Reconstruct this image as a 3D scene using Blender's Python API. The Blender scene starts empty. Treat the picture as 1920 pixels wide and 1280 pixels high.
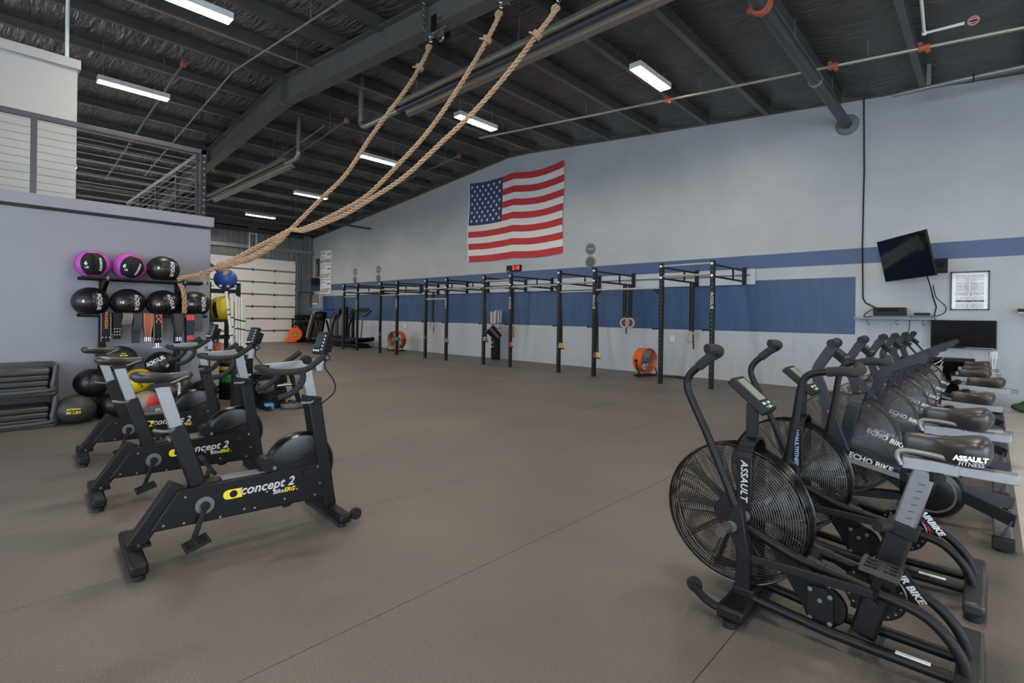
import bpy, bmesh, math, random
from mathutils import Vector, Matrix, Quaternion
PI = math.pi
rnd = random.Random(7)
scene = bpy.context.scene
COL = scene.collection

# ---------------------------------------------------------------- camera, world, exposure
YAW, ROLL = 0.756, 0.015
cam_d = bpy.data.cameras.new('camera'); cam = bpy.data.objects.new('camera', cam_d); COL.objects.link(cam)
cam_d.sensor_width = 36; cam_d.sensor_fit = 'HORIZONTAL'
cam_d.lens = 952 / 1920 * 36
cam_d.shift_y = -(640 - 594) / 1920
cam_d.clip_start = 0.02; cam_d.clip_end = 200
_f = Vector((-math.sin(YAW), math.cos(YAW), 0)); _r0 = Vector((math.cos(YAW), math.sin(YAW), 0)); _z = Vector((0, 0, 1))
_r = _r0 * math.cos(ROLL) + _z * math.sin(ROLL); _u = _z * math.cos(ROLL) - _r0 * math.sin(ROLL)
cam.matrix_world = Matrix(((_r.x, _u.x, -_f.x, 0), (_r.y, _u.y, -_f.y, 0), (_r.z, _u.z, -_f.z, 1.27), (0, 0, 0, 1)))
scene.camera = cam
world = bpy.data.worlds.new('world'); scene.world = world; world.use_nodes = True
bg = world.node_tree.nodes['Background']; bg.inputs[0].default_value = (0.72, 0.85, 1.0, 1); bg.inputs[1].default_value = 7.0
scene.view_settings.view_transform = 'Standard'; scene.view_settings.look = 'None'
scene.view_settings.gamma = 1.0; scene.view_settings.use_curve_mapping = False
scene.view_settings.exposure = 0.14
try:
    scene.cycles.use_denoising = True
    scene.cycles.max_bounces = 4; scene.cycles.diffuse_bounces = 3; scene.cycles.glossy_bounces = 2; scene.cycles.adaptive_threshold = 0.03; scene.cycles.use_light_tree = False
except Exception: pass

LED_E = 118.0                                    # diffuser brightness

# ---------------------------------------------------------------- materials
def lin(c):
    return tuple((v / 12.92 if v <= 0.04045 else ((v + 0.055) / 1.055) ** 2.4) for v in [x / 255 for x in c])
MATS = {}
def mat(name, rgb, rough=0.5, metal=0.0, var=0.0, scale=8.0, bump=0.0, bscale=60.0, emit=None, es=1.0, coat=0.0, spec=0.5, detail=4, trans=0.0):
    if name in MATS: return MATS[name]
    m = bpy.data.materials.new(name); m.use_nodes = True; MATS[name] = m
    nt = m.node_tree; b = nt.nodes['Principled BSDF']
    c = lin(rgb)
    b.inputs['Base Color'].default_value = (*c, 1); b.inputs['Roughness'].default_value = rough; b.inputs['Metallic'].default_value = metal
    b.inputs['Specular IOR Level'].default_value = spec; b.inputs['Coat Weight'].default_value = coat; b.inputs['Transmission Weight'].default_value = trans
    if emit: b.inputs['Emission Color'].default_value = (*lin(emit), 1); b.inputs['Emission Strength'].default_value = es
    if var or bump:
        tc = nt.nodes.new('ShaderNodeTexCoord')
    if var:
        n = nt.nodes.new('ShaderNodeTexNoise'); n.inputs['Scale'].default_value = scale; n.inputs['Detail'].default_value = detail
        r = nt.nodes.new('ShaderNodeValToRGB')
        r.color_ramp.elements[0].position = 0.3; r.color_ramp.elements[1].position = 0.7
        r.color_ramp.elements[0].color = (*[v * (1 - var) for v in c], 1); r.color_ramp.elements[1].color = (*[min(1, v * (1 + var)) for v in c], 1)
        nt.links.new(tc.outputs['Object'], n.inputs['Vector']); nt.links.new(n.outputs['Fac'], r.inputs['Fac']); nt.links.new(r.outputs['Color'], b.inputs['Base Color'])
    if bump:
        n2 = nt.nodes.new('ShaderNodeTexNoise'); n2.inputs['Scale'].default_value = bscale; n2.inputs['Detail'].default_value = 3
        bp = nt.nodes.new('ShaderNodeBump'); bp.inputs['Strength'].default_value = bump; bp.inputs['Distance'].default_value = 0.01
        nt.links.new(tc.outputs['Object'], n2.inputs['Vector']); nt.links.new(n2.outputs['Fac'], bp.inputs['Height']); nt.links.new(bp.outputs['Normal'], b.inputs['Normal'])
    return m
BLK = mat('black_powdercoat', (14, 14, 15), 0.48, spec=0.28, bump=0.06, bscale=300)
BLKG = mat('black_gloss', (13, 13, 14), 0.25, spec=0.4)
BLKM = mat('black_matte', (24, 24, 25), 0.7, spec=0.3, bump=0.05, bscale=200)
FOAM = mat('black_foam', (36, 36, 37), 0.75, spec=0.3, bump=0.15, bscale=400)
RUB = mat('black_rubber', (24, 24, 25), 0.6, spec=0.3)
SADL = mat('saddle_vinyl', (44, 43, 43), 0.36, bump=0.05, bscale=120)
SADB = mat('saddle_brown_black', (58, 50, 47), 0.34, bump=0.05, bscale=120)
ALU = mat('brushed_aluminium', (138, 139, 141), 0.42, 0.6, var=0.05, scale=40)
ALUD = mat('dull_aluminium', (112, 113, 115), 0.48, 0.6, var=0.06, scale=30)
CHR = mat('chrome', (200, 200, 200), 0.15, 1.0)
GALV = mat('galvanised_steel', (150, 152, 150), 0.4, 0.7, var=0.12, scale=12)
NAVY = mat('dark_navy_powdercoat', (29, 33, 42), 0.45, spec=0.35, bump=0.05, bscale=300)
WHT = mat('white_print', (225, 225, 225), 0.6)
GRYP = mat('grey_print', (190, 190, 192), 0.6)
YEL = mat('yellow_print', (232, 205, 30), 0.55)
REDP = mat('red_print', (190, 45, 40), 0.5)
WIRE = mat('cage_wire', (70, 68, 66), 0.3, 0.6)
WIREB = mat('cage_wire_fine', (78, 78, 80), 0.38, 0.6)
BLADE = mat('fan_blade', (46, 46, 47), 0.5, 0.2)
LCD = mat('lcd_screen', (120, 128, 116), 0.2)
LCDD = mat('lcd_screen_dark', (38, 50, 52), 0.15)
ORNG = mat('orange_plastic', (222, 96, 38), 0.4, var=0.08)
WHITEP = mat('white_plastic', (225, 225, 222), 0.4)
PVC = mat('white_pvc', (200, 194, 186), 0.4, var=0.05)
BLUEP = mat('blue_vinyl', (36, 84, 160), 0.38)
GREENP = mat('green_band', (40, 130, 60), 0.5)
YELV = mat('yellow_vinyl', (214, 186, 24), 0.42, var=0.08)
PURP = mat('purple_vinyl', (172, 78, 166), 0.38, var=0.06)
REDV = mat('red_vinyl', (205, 60, 58), 0.45)
TANL = mat('brown_leather', (150, 78, 42), 0.45, var=0.15, scale=10)
ROPE = mat('manila_rope', (172, 142, 114), 0.9, spec=0.2, var=0.2, scale=60, bump=0.4, bscale=300)
STEELD = mat('dark_painted_steel', (86, 86, 82), 0.5, var=0.1, scale=3)
PURL = mat('purlin_steel', (92, 92, 90), 0.34, 0.45, var=0.12, scale=3)
BRN = mat('copper_coupling', (176, 92, 70), 0.5, 0.2)
TV = mat('tv_screen', (8, 8, 10), 0.3, spec=0.06)
TVG = mat('tv_screen_gloss', (12, 13, 18), 0.08, spec=0.5)
TVF = mat('tv_bezel', (18, 18, 20), 0.45, spec=0.25)
BALLB = mat('ball_black_vinyl', (22, 22, 25), 0.36, var=0.1, bump=0.06, bscale=90)
CANVAS = mat('grey_canvas', (74, 73, 72), 0.8, bump=0.2, bscale=300)

# ---------------------------------------------------------------- mesh helpers
class M:
    def __init__(s): s.v = []; s.f = []; s.mi = []; s.k = 0
    def add(s, vs, fs):
        o = len(s.v); s.v += [tuple(p) for p in vs]; s.f += [tuple(i + o for i in f) for f in fs]; s.mi += [s.k] * len(fs); return s
    def mat(s, k): s.k = k; return s
    def box(s, c, d, rot=None):
        x, y, z = d[0] / 2, d[1] / 2, d[2] / 2
        vs = [Vector(p) for p in ((-x, -y, -z), (x, -y, -z), (x, y, -z), (-x, y, -z), (-x, -y, z), (x, -y, z), (x, y, z), (-x, y, z))]
        if rot is not None: vs = [rot @ p for p in vs]
        c = Vector(c)
        return s.add([p + c for p in vs], [(0, 3, 2, 1), (4, 5, 6, 7), (0, 1, 5, 4), (1, 2, 6, 5), (2, 3, 7, 6), (3, 0, 4, 7)])
    def bar(s, a, b, w, h, up=(0, 0, 1)):
        """box-section bar from a to b: w across, h along up"""
        a, b = Vector(a), Vector(b); d = (b - a).normalized(); u = Vector(up); u = (u - d * u.dot(d))
        if u.length < 1e-4: u = Vector((1, 0, 0)); u = u - d * u.dot(d)
        u.normalize(); r = d.cross(u)
        P = []
        for q in (a, b):
            for i, j in ((-1, -1), (1, -1), (1, 1), (-1, 1)): P.append(q + r * (i * w / 2) + u * (j * h / 2))
        return s.add(P, [(3, 2, 1, 0), (4, 5, 6, 7), (0, 1, 5, 4), (1, 2, 6, 5), (2, 3, 7, 6), (3, 0, 4, 7)])
    def tube(s, pts, r, n=8, cap=True, closed=False):
        pts = [Vector(p) for p in pts]; N = len(pts)
        rr = r if isinstance(r, (list, tuple)) else [r] * N
        o = []; prev = None; fs = []
        for i, p in enumerate(pts):
            if closed: t = pts[(i + 1) % N] - pts[i - 1]
            else: t = pts[min(i + 1, N - 1)] - pts[max(i - 1, 0)]
            t.normalize()
            if prev is None:
                a = Vector((0, 0, 1)) if abs(t.z) < 0.9 else Vector((1, 0, 0))
                u = (a - t * a.dot(t)).normalized()
            else:
                u = prev - t * prev.dot(t)
                u = u.normalized() if u.length > 1e-6 else t.orthogonal().normalized()
            prev = u; w = t.cross(u)
            for k in range(n):
                g = 2 * PI * k / n; o.append(p + (u * math.cos(g) + w * math.sin(g)) * rr[i])
        for i in range(N if closed else N - 1):
            j = (i + 1) % N
            for k in range(n):
                l = (k + 1) % n; fs.append((i * n + k, i * n + l, j * n + l, j * n + k))
        if cap and not closed:
            fs.append(tuple(range(n - 1, -1, -1))); fs.append(tuple((N - 1) * n + k for k in range(n)))
        return s.add(o, fs)
    def cyl(s, a, b, r, n=16, r2=None): return s.tube([a, b], [r, r if r2 is None else r2], n)
    def lathe(s, prof, n=24, c=(0, 0, 0), axis='z', cap=True):
        """prof: list of (radius, height) revolved about an axis"""
        o = []; fs = []; c = Vector(c)
        for r, h in prof:
            for k in range(n):
                g = 2 * PI * k / n; x, y = r * math.cos(g), r * math.sin(g)
                o.append(c + Vector({'z': (x, y, h), 'y': (x, h, -y), 'x': (h, x, y)}[axis]))
        for i in range(len(prof) - 1):
            for k in range(n):
                l = (k + 1) % n; fs.append((i * n + k, i * n + l, (i + 1) * n + l, (i + 1) * n + k))
        if cap:
            fs.append(tuple(range(n - 1, -1, -1))); fs.append(tuple((len(prof) - 1) * n + k for k in range(n)))
        return s.add(o, fs)
    def prism(s, poly, a, b, plane='xz'):
        """2D polygon extruded from a to b on the remaining axis"""
        def q(p, h): return {'xz': (p[0], h, p[1]), 'xy': (p[0], p[1], h), 'yz': (h, p[0], p[1])}[plane]
        n = len(poly); vs = [q(p, a) for p in poly] + [q(p, b) for p in poly]
        ar = sum(poly[i][0] * poly[(i + 1) % n][1] - poly[(i + 1) % n][0] * poly[i][1] for i in range(n))
        fs = [tuple(range(n)), tuple(range(2 * n - 1, n - 1, -1))] + [(i, i + n, (i + 1) % n + n, (i + 1) % n) for i in range(n)]
        flip = (ar > 0) == (b > a)
        if plane == 'xz': flip = not flip
        if flip: fs = [tuple(reversed(f)) for f in fs]
        return s.add(vs, fs)
    def ring(s, c, R, r, n=32, m=5, axis='y'):
        c = Vector(c); P = []
        for k in range(n):
            g = 2 * PI * k / n; x, y = R * math.cos(g), R * math.sin(g)
            P.append(c + Vector({'z': (x, y, 0), 'y': (x, 0, y), 'x': (0, x, y)}[axis]))
        return s.tube(P, r, m, closed=True)
    def sphere(s, c, r, n=16, m=10, sq=(1, 1, 1), rot=None):
        c = Vector(c); vs = [Vector((0, 0, -1))]; fs = []
        for i in range(1, m):
            a = -PI / 2 + PI * i / m
            for k in range(n):
                g = 2 * PI * k / n; vs.append(Vector((math.cos(a) * math.cos(g), math.cos(a) * math.sin(g), math.sin(a))))
        vs.append(Vector((0, 0, 1)))
        for k in range(n): fs.append((0, 1 + (k + 1) % n, 1 + k))
        for i in range(m - 2):
            for k in range(n):
                l = (k + 1) % n; b = 1 + i * n; fs.append((b + k, b + l, b + n + l, b + n + k))
        T = len(vs) - 1; b = 1 + (m - 2) * n
        for k in range(n): fs.append((b + k, b + (k + 1) % n, T))
        P = []
        for p in vs:
            q = Vector((p.x * r * sq[0], p.y * r * sq[1], p.z * r * sq[2]))
            if rot is not None: q = rot @ q
            P.append(q + c)
        return s.add(P, fs)
    def xform(s, mtx): s.v = [tuple(mtx @ Vector(p)) for p in s.v]; return s
    def mesh(s, name, mats, smooth=True, ang=38):
        me = bpy.data.meshes.new(name); me.from_pydata(s.v, [], s.f)
        for m in (mats if isinstance(mats, (list, tuple)) else [mats]): me.materials.append(m)
        if any(s.mi): me.polygons.foreach_set('material_index', s.mi)
        me.validate(); me.update()
        if smooth:
            me.shade_smooth(); me.set_sharp_from_angle(angle=math.radians(ang))
        return me
    def obj(s, name, mats, parent=None, bev=0, seg=2, smooth=True, loc=None, ang=38, kind=None):
        return new(name, s.mesh(name, mats, smooth, ang), parent, bev, seg, loc, kind)
def new(name, me, parent=None, bev=0, seg=2, loc=None, kind=None):
    o = bpy.data.objects.new(name, me); COL.objects.link(o)
    if parent is not None: o.parent = parent
    if loc is not None: o.location = loc
    if bev:
        b = o.modifiers.new('bevel', 'BEVEL'); b.width = bev; b.segments = seg; b.limit_method = 'ANGLE'; b.angle_limit = math.radians(40)
    if kind: o['kind'] = kind
    return o
def tag(o, label, cat, group=None):
    o['label'] = label; o['category'] = cat
    if group: o['group'] = group
    return o
def thing(name, label, cat, loc=(0, 0, 0), rz=0, group=None):
    o = bpy.data.objects.new(name, None); COL.objects.link(o); o.location = loc; o.rotation_euler = (0, 0, rz); o.empty_display_size = 0.1
    return tag(o, label, cat, group)
def dup(root, loc=None, rz=None, label=None, group=None, skip=()):
    r = root.copy(); COL.objects.link(r)
    if loc is not None: r.location = loc
    if rz is not None: r.rotation_euler = (0, 0, rz)
    if label: r['label'] = label
    if group: r['group'] = group
    for ch in list(root.children):
        if ch.name.split('.')[0] in skip: continue
        c = ch.copy(); COL.objects.link(c); c.parent = r
        for g in list(ch.children):
            d = g.copy(); COL.objects.link(d); d.parent = c
    return r
def struct(o): o['kind'] = 'structure'; return o
def arc(c, r, a0, a1, n=8, axis='y'):
    P = []
    for i in range(n + 1):
        g = math.radians(a0 + (a1 - a0) * i / n); x, y = r * math.cos(g), r * math.sin(g)
        P.append(Vector(c) + Vector({'z': (x, y, 0), 'y': (x, 0, y), 'x': (0, x, y)}[axis]))
    return P
def bez(pts, n=6):
    """Catmull-Rom through pts"""
    P = [Vector(p) for p in pts]; out = []
    for i in range(len(P) - 1):
        p0 = P[max(i - 1, 0)]; p1 = P[i]; p2 = P[i + 1]; p3 = P[min(i + 2, len(P) - 1)]
        for k in range(n):
            t = k / n
            out.append(0.5 * ((2 * p1) + (p2 - p0) * t + (2 * p0 - 5 * p1 + 4 * p2 - p3) * t * t + (3 * p1 - p0 - 3 * p2 + p3) * t ** 3))
    out.append(P[-1]); return out
def text(name, body, size, m, parent, mtx, ext=0.0008, shear=0, align='CENTER', space=1.0, bold=0.0, wide=1.0):
    """flat lettering: font outlines turned into a mesh; mtx places its centre, x along the line, y up the letters"""
    cu = bpy.data.curves.new(name, 'FONT'); cu.body = body; cu.size = size; cu.extrude = ext; cu.shear = shear
    cu.align_x = align; cu.align_y = 'CENTER'; cu.space_character = space; cu.offset = bold; cu.resolution_u = 3
    o = bpy.data.objects.new(name, cu); COL.objects.link(o)
    me = bpy.data.meshes.new_from_object(o); bpy.data.objects.remove(o); bpy.data.curves.remove(cu)
    me.materials.clear(); me.materials.append(m); me.name = name
    me.transform(mtx @ Matrix.Diagonal((wide, 1, 1, 1)))
    t = new(name, me, parent); return t
def basis(o, x, y):
    """matrix with origin o and in-plane axes x, y"""
    x = Vector(x).normalized(); y = Vector(y); y = (y - x * y.dot(x)).normalized(); z = x.cross(y); o = Vector(o)
    return Matrix(((x.x, y.x, z.x, o.x), (x.y, y.y, z.y, o.y), (x.z, y.z, z.z, o.z), (0, 0, 0, 1)))

# ================================================================ the room
X0, X1, Y0, Y1 = -23.3, 6.5, -6.5, 10.95        # far wall, near end wall, rear wall, flag wall
RIDGE, RZ, RS = -10.4, 6.15, 0.092
def deck(x): return RZ - RS * abs(x - RIDGE)

def wall_paint():
    m = bpy.data.materials.new('painted_wall'); m.use_nodes = True; nt = m.node_tree; b = nt.nodes['Principled BSDF']; L = nt.links.new
    tc = nt.nodes.new('ShaderNodeTexCoord'); sp = nt.nodes.new('ShaderNodeSeparateXYZ'); L(tc.outputs['Object'], sp.inputs[0])
    def rng(out, lo, hi):
        a = nt.nodes.new('ShaderNodeMath'); a.operation = 'GREATER_THAN'; L(out, a.inputs[0]); a.inputs[1].default_value = lo
        c = nt.nodes.new('ShaderNodeMath'); c.operation = 'LESS_THAN'; L(out, c.inputs[0]); c.inputs[1].default_value = hi
        d = nt.nodes.new('ShaderNodeMath'); d.operation = 'MULTIPLY'; L(a.outputs[0], d.inputs[0]); L(c.outputs[0], d.inputs[1]); return d.outputs[0]
    stripe = rng(sp.outputs['Z'], 2.325, 2.605)
    rect = nt.nodes.new('ShaderNodeMath'); rect.operation = 'MULTIPLY'
    L(rng(sp.outputs['Z'], 1.045, 2.09), rect.inputs[0]); L(rng(sp.outputs['X'], -22.2, -1.785), rect.inputs[1])
    n = nt.nodes.new('ShaderNodeTexNoise'); n.inputs['Scale'].default_value = 1.3; n.inputs['Detail'].default_value = 6; L(tc.outputs['Object'], n.inputs['Vector'])
    r = nt.nodes.new('ShaderNodeValToRGB'); r.color_ramp.elements[0].position = 0.35; r.color_ramp.elements[1].position = 0.65
    r.color_ramp.elements[0].color = (*lin((162, 166, 168)), 1); r.color_ramp.elements[1].color = (*lin((170, 174, 176)), 1); L(n.outputs['Fac'], r.inputs['Fac'])
    low = nt.nodes.new('ShaderNodeMath'); low.operation = 'LESS_THAN'; L(sp.outputs['Z'], low.inputs[0]); low.inputs[1].default_value = 1.3
    m0 = nt.nodes.new('ShaderNodeMixRGB'); L(low.outputs[0], m0.inputs[0]); L(r.outputs[0], m0.inputs[1])
    # vertical scuff streaks low on the wall; their bluer tint paints in the daylight
    mp = nt.nodes.new('ShaderNodeMapping'); mp.inputs['Scale'].default_value = (5, 1, 0.9); L(tc.outputs['Object'], mp.inputs[0])
    n2 = nt.nodes.new('ShaderNodeTexNoise'); n2.inputs['Scale'].default_value = 1.6; n2.inputs['Detail'].default_value = 7; L(mp.outputs[0], n2.inputs['Vector'])
    r2 = nt.nodes.new('ShaderNodeValToRGB'); r2.color_ramp.elements[0].position = 0.22; r2.color_ramp.elements[1].position = 0.45
    r2.color_ramp.elements[0].color = (*lin((156, 162, 170)), 1); r2.color_ramp.elements[1].color = (*lin((168, 174, 180)), 1); L(n2.outputs['Fac'], r2.inputs['Fac']); L(r2.outputs[0], m0.inputs[2])
    m1 = nt.nodes.new('ShaderNodeMixRGB'); L(stripe, m1.inputs[0]); L(m0.outputs[0], m1.inputs[1]); m1.inputs[2].default_value = (*lin((58, 82, 120)), 1)
    r3 = nt.nodes.new('ShaderNodeValToRGB'); r3.color_ramp.elements[0].position = 0.35; r3.color_ramp.elements[1].position = 0.7
    r3.color_ramp.elements[0].color = (*lin((42, 68, 104)), 1); r3.color_ramp.elements[1].color = (*lin((50, 80, 118)), 1); L(n2.outputs['Fac'], r3.inputs['Fac'])
    m2 = nt.nodes.new('ShaderNodeMixRGB'); L(rect.outputs[0], m2.inputs[0]); L(m1.outputs[0], m2.inputs[1]); L(r3.outputs[0], m2.inputs[2])
    L(m2.outputs[0], b.inputs['Base Color']); b.inputs['Roughness'].default_value = 0.42
    n3 = nt.nodes.new('ShaderNodeTexNoise'); n3.inputs['Scale'].default_value = 2.2; n3.inputs['Detail'].default_value = 5; L(tc.outputs['Object'], n3.inputs['Vector'])
    bp = nt.nodes.new('ShaderNodeBump'); bp.inputs['Strength'].default_value = 0.25; bp.inputs['Distance'].default_value = 0.02; L(n3.outputs['Fac'], bp.inputs['Height']); L(bp.outputs[0], b.inputs['Normal'])
    return m
WALLP = wall_paint()
WALLL = mat('lilac_grey_wall', (141, 142, 149), 0.5, var=0.03, scale=1.5, bump=0.1, bscale=4)
WALLU = mat('pale_grey_wall', (174, 173, 171), 0.5, var=0.03, scale=1.5)
WALLN = mat('neutral_wall', (190, 192, 194), 0.6, var=0.03, scale=1.5)
CONC = mat('pale_concrete', (178, 174, 168), 0.45, var=0.1, scale=2.5)

def floor_rubber():
    m = bpy.data.materials.new('rubber_flooring'); m.use_nodes = True; nt = m.node_tree; b = nt.nodes['Principled BSDF']; L = nt.links.new
    g = nt.nodes.new('ShaderNodeNewGeometry')
    n = nt.nodes.new('ShaderNodeTexNoise'); n.inputs['Scale'].default_value = 0.9; n.inputs['Detail'].default_value = 6; L(g.outputs['Position'], n.inputs['Vector'])
    r = nt.nodes.new('ShaderNodeValToRGB'); r.color_ramp.elements[0].position = 0.3; r.color_ramp.elements[1].position = 0.72
    r.color_ramp.elements[0].color = (*lin((84, 79, 75)), 1); r.color_ramp.elements[1].color = (*lin((101, 95, 90)), 1); L(n.outputs['Fac'], r.inputs['Fac'])
    f = nt.nodes.new('ShaderNodeTexNoise'); f.inputs['Scale'].default_value = 160; f.inputs['Detail'].default_value = 2; L(g.outputs['Position'], f.inputs['Vector'])
    r2 = nt.nodes.new('ShaderNodeValToRGB'); r2.color_ramp.elements[0].position = 0.35; r2.color_ramp.elements[1].position = 0.7
    r2.color_ramp.elements[0].color = (0.75, 0.75, 0.75, 1); r2.color_ramp.elements[1].color = (1.35, 1.33, 1.3, 1); L(f.outputs['Fac'], r2.inputs['Fac'])
    mx = nt.nodes.new('ShaderNodeMixRGB'); mx.blend_type = 'MULTIPLY'; mx.inputs[0].default_value = 1; L(r.outputs[0], mx.inputs[1]); L(r2.outputs[0], mx.inputs[2])
    L(mx.outputs[0], b.inputs['Base Color']); b.inputs['Roughness'].default_value = 0.5; b.inputs['Specular IOR Level'].default_value = 0.45
    bp = nt.nodes.new('ShaderNodeBump'); bp.inputs['Strength'].default_value = 0.35; bp.inputs['Distance'].default_value = 0.004; L(f.outputs['Fac'], bp.inputs['Height']); L(bp.outputs[0], b.inputs['Normal'])
    return m
RUBF = floor_rubber()

# floor: concrete slab (top 8 mm down under the mats), rubber mats as pieces
FL = struct(M().box(((X0 + X1) / 2, (Y0 + Y1) / 2, -0.108), (X1 - X0, Y1 - Y0, 0.2)).obj('floor', CONC))
edges = [0.15, -0.745] + [-1.87 - 1.125 * k for k in range(19)] + [X0 + 0.01]
mat_me = {}
for i in range(len(edges) - 1):
    a, b = edges[i + 1], edges[i]; w = round(b - a - 0.004, 4)
    if w < 0.1: continue
    ys = [Y0 + 0.02]; y = Y0 + 0.02 + (1.8 if i % 2 else 3.6)
    while y < Y1 - 0.3: ys.append(y); y += 3.6
    ys.append(Y1 - 0.01)
    for j in range(len(ys) - 1):
        l = round(ys[j + 1] - ys[j] - 0.0005, 4)
        if b < -8.2 and ys[j + 1] < 2.2: continue
        if (w, l) not in mat_me: mat_me[(w, l)] = M().box((0, 0, -0.004), (w, l, 0.0078)).mesh('rubber_mat', RUBF, False)
        new('rubber_mat', mat_me[(w, l)], FL, loc=((a + b) / 2, (ys[j] + ys[j + 1]) / 2, 0))

# flag wall (gable end)
struct(M().prism([(X0, -0.2), (X1, -0.2), (X1, deck(X1) + 0.3), (RIDGE, RZ + 0.3), (X0, deck(X0) + 0.3)], Y1, Y1 + 0.2).obj('wall_right', WALLP, smooth=False))
# far wall: ribbed metal panels
rib = mat('ribbed_metal_panel', (128, 132, 136), 0.45, 0.35, var=0.12, scale=3)
w = M(); y = Y0; prof = []
while y < Y1:
    prof += [(y, 0), (y + 0.05, 0), (y + 0.07, 0.03), (y + 0.11, 0.03), (y + 0.13, 0)]; y += 0.21
prof.append((Y1, 0))
vs = [(X0 + p[1], p[0], -0.1) for p in prof] + [(X0 + p[1], p[0], deck(X0) + 0.25) for p in prof]; n = len(prof)
w.add(vs, [(i, i + 1, i + 1 + n, i + n) for i in range(n - 1)])
w.box((X0 - 0.12, (Y0 + Y1) / 2, 2.5), (0.2, Y1 - Y0, 5.6))
WF = struct(w.obj('wall_far', rib, ang=20))
M().box((X0 + 0.09, 7.5, 4.12), (0.12, 6.9, 0.16)).obj('girt', GALV, WF, bev=0.008)
M().box((X0 + 0.06, 10.62, 2.9), (0.05, 0.6, 0.05)).obj('girt', GALV, WF)
# rear and near end walls, behind the camera; the end wall has two open roller doors, the rear wall windows, the far pair added for daylight
wr = M()
WIN = [(-22.9, -19.9), (-19.4, -16.4), (-7.2, -4.2), (-3.8, -0.8), (-0.4, 2.6), (3.0, 6.0)]  # first two openings are added to light the far end
for a, b in zip([X0] + [w_[1] for w_ in WIN], [w_[0] for w_ in WIN] + [X1]): wr.box(((a + b) / 2, Y0 - 0.1, 2.6), (b - a, 0.2, 5.6))
for a, b in WIN: wr.box(((a + b) / 2, Y0 - 0.1, 0.1), (b - a, 0.2, 0.4)); wr.box(((a + b) / 2, Y0 - 0.1, 4.3), (b - a, 0.2, 2.2))
struct(wr.obj('wall_rear', WALLN, smooth=False))
wn = M()
for a, b in ((Y0, -4.5), (-0.5, 1.5), (5.5, Y1)): wn.box((X1 + 0.1, (a + b) / 2, 2.6), (0.2, b - a, 5.6))
for a, b in ((-4.5, -0.5), (1.5, 5.5)): wn.box((X1 + 0.1, (a + b) / 2, 4.4), (0.2, b - a, 2.0))
struct(wn.obj('wall_near', WALLN, smooth=False))

# ceiling: sagging black insulation, purlins below it
def ceil_mat():
    m = bpy.data.materials.new('black_insulation'); m.use_nodes = True; nt = m.node_tree; b = nt.nodes['Principled BSDF']; L = nt.links.new
    tc = nt.nodes.new('ShaderNodeTexCoord'); mp = nt.nodes.new('ShaderNodeMapping'); mp.inputs['Scale'].default_value = (1.1, 7.0, 1.0); L(tc.outputs['Object'], mp.inputs[0])
    n = nt.nodes.new('ShaderNodeTexNoise'); n.inputs['Scale'].default_value = 1.6; n.inputs['Detail'].default_value = 6; n.inputs['Distortion'].default_value = 0.8; L(mp.outputs[0], n.inputs['Vector'])
    bp = nt.nodes.new('ShaderNodeBump'); bp.inputs['Strength'].default_value = 0.9; bp.inputs['Distance'].default_value = 0.1; L(n.outputs['Fac'], bp.inputs['Height']); L(bp.outputs[0], b.inputs['Normal'])
    n2 = nt.nodes.new('ShaderNodeTexNoise'); n2.inputs['Scale'].default_value = 1.2; n2.inputs['Detail'].default_value = 5; L(tc.outputs['Object'], n2.inputs['Vector'])
    r = nt.nodes.new('ShaderNodeValToRGB'); r.color_ramp.elements[0].position = 0.35; r.color_ramp.elements[1].position = 0.65
    r.color_ramp.elements[0].color = (*lin((58, 58, 57)), 1); r.color_ramp.elements[1].color = (*lin((78, 78, 76)), 1); L(n2.outputs['Fac'], r.inputs['Fac']); L(r.outputs[0], b.inputs['Base Color'])
    b.inputs['Roughness'].default_value = 0.24; b.inputs['Specular IOR Level'].default_value = 0.8
    return m
PS = 1.2
def purlin_x():
    out = [RIDGE]; k = 1
    while True:
        q = [x for x in (RIDGE - PS * k, RIDGE + PS * k) if X0 + 0.2 < x < X1 - 0.2]
        if not q: return sorted(out)
        out += q; k += 1
PX = purlin_x()
cm = M(); nx = 220; ny = 76; vs = []
for j in range(ny + 1):
    for i in range(nx + 1):
        x = X0 + (X1 - X0) * i / nx; y = Y0 + (Y1 - Y0) * j / ny
        ph = ((x - RIDGE) / PS) % 1.0
        sag = 0.07 * math.sin(PI * ph) ** 0.7 + 0.012 * math.sin(y * 9 + x * 3) * math.sin(PI * ph) + 0.02 * rnd.random() * math.sin(PI * ph)
        vs.append((x, y, deck(x) - sag))
cm.add(vs, [(j * (nx + 1) + i, (j + 1) * (nx + 1) + i, (j + 1) * (nx + 1) + i + 1, j * (nx + 1) + i + 1) for j in range(ny) for i in range(nx)])
cm.prism([(X0 - 0.2, deck(X0) + 0.05), (RIDGE, RZ + 0.05), (X1 + 0.2, deck(X1) + 0.05), (X1 + 0.2, deck(X1) + 0.3), (RIDGE, RZ + 0.3), (X0 - 0.2, deck(X0) + 0.3)], Y0 - 0.2, Y1 + 0.2)
CE = struct(cm.obj('ceiling', ceil_mat(), ang=60))
pm = M().prism([(-0.006, 0), (0.006, 0), (0.006, -0.188), (0.075, -0.188), (0.075, -0.17), (0.083, -0.17), (0.083, -0.2), (-0.006, -0.2)], Y0, Y1 - 0.3).mesh('purlin', PURL, False)
pm2 = M().prism([(0.006, 0), (-0.006, 0), (-0.006, -0.188), (-0.075, -0.188), (-0.075, -0.17), (-0.083, -0.17), (-0.083, -0.2), (0.006, -0.2)], Y0, Y1 - 0.3).mesh('purlin', PURL, False)
for x in PX: new('purlin', pm if x < RIDGE else pm2, CE, loc=(x, 0, deck(x) + 0.01))
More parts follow.
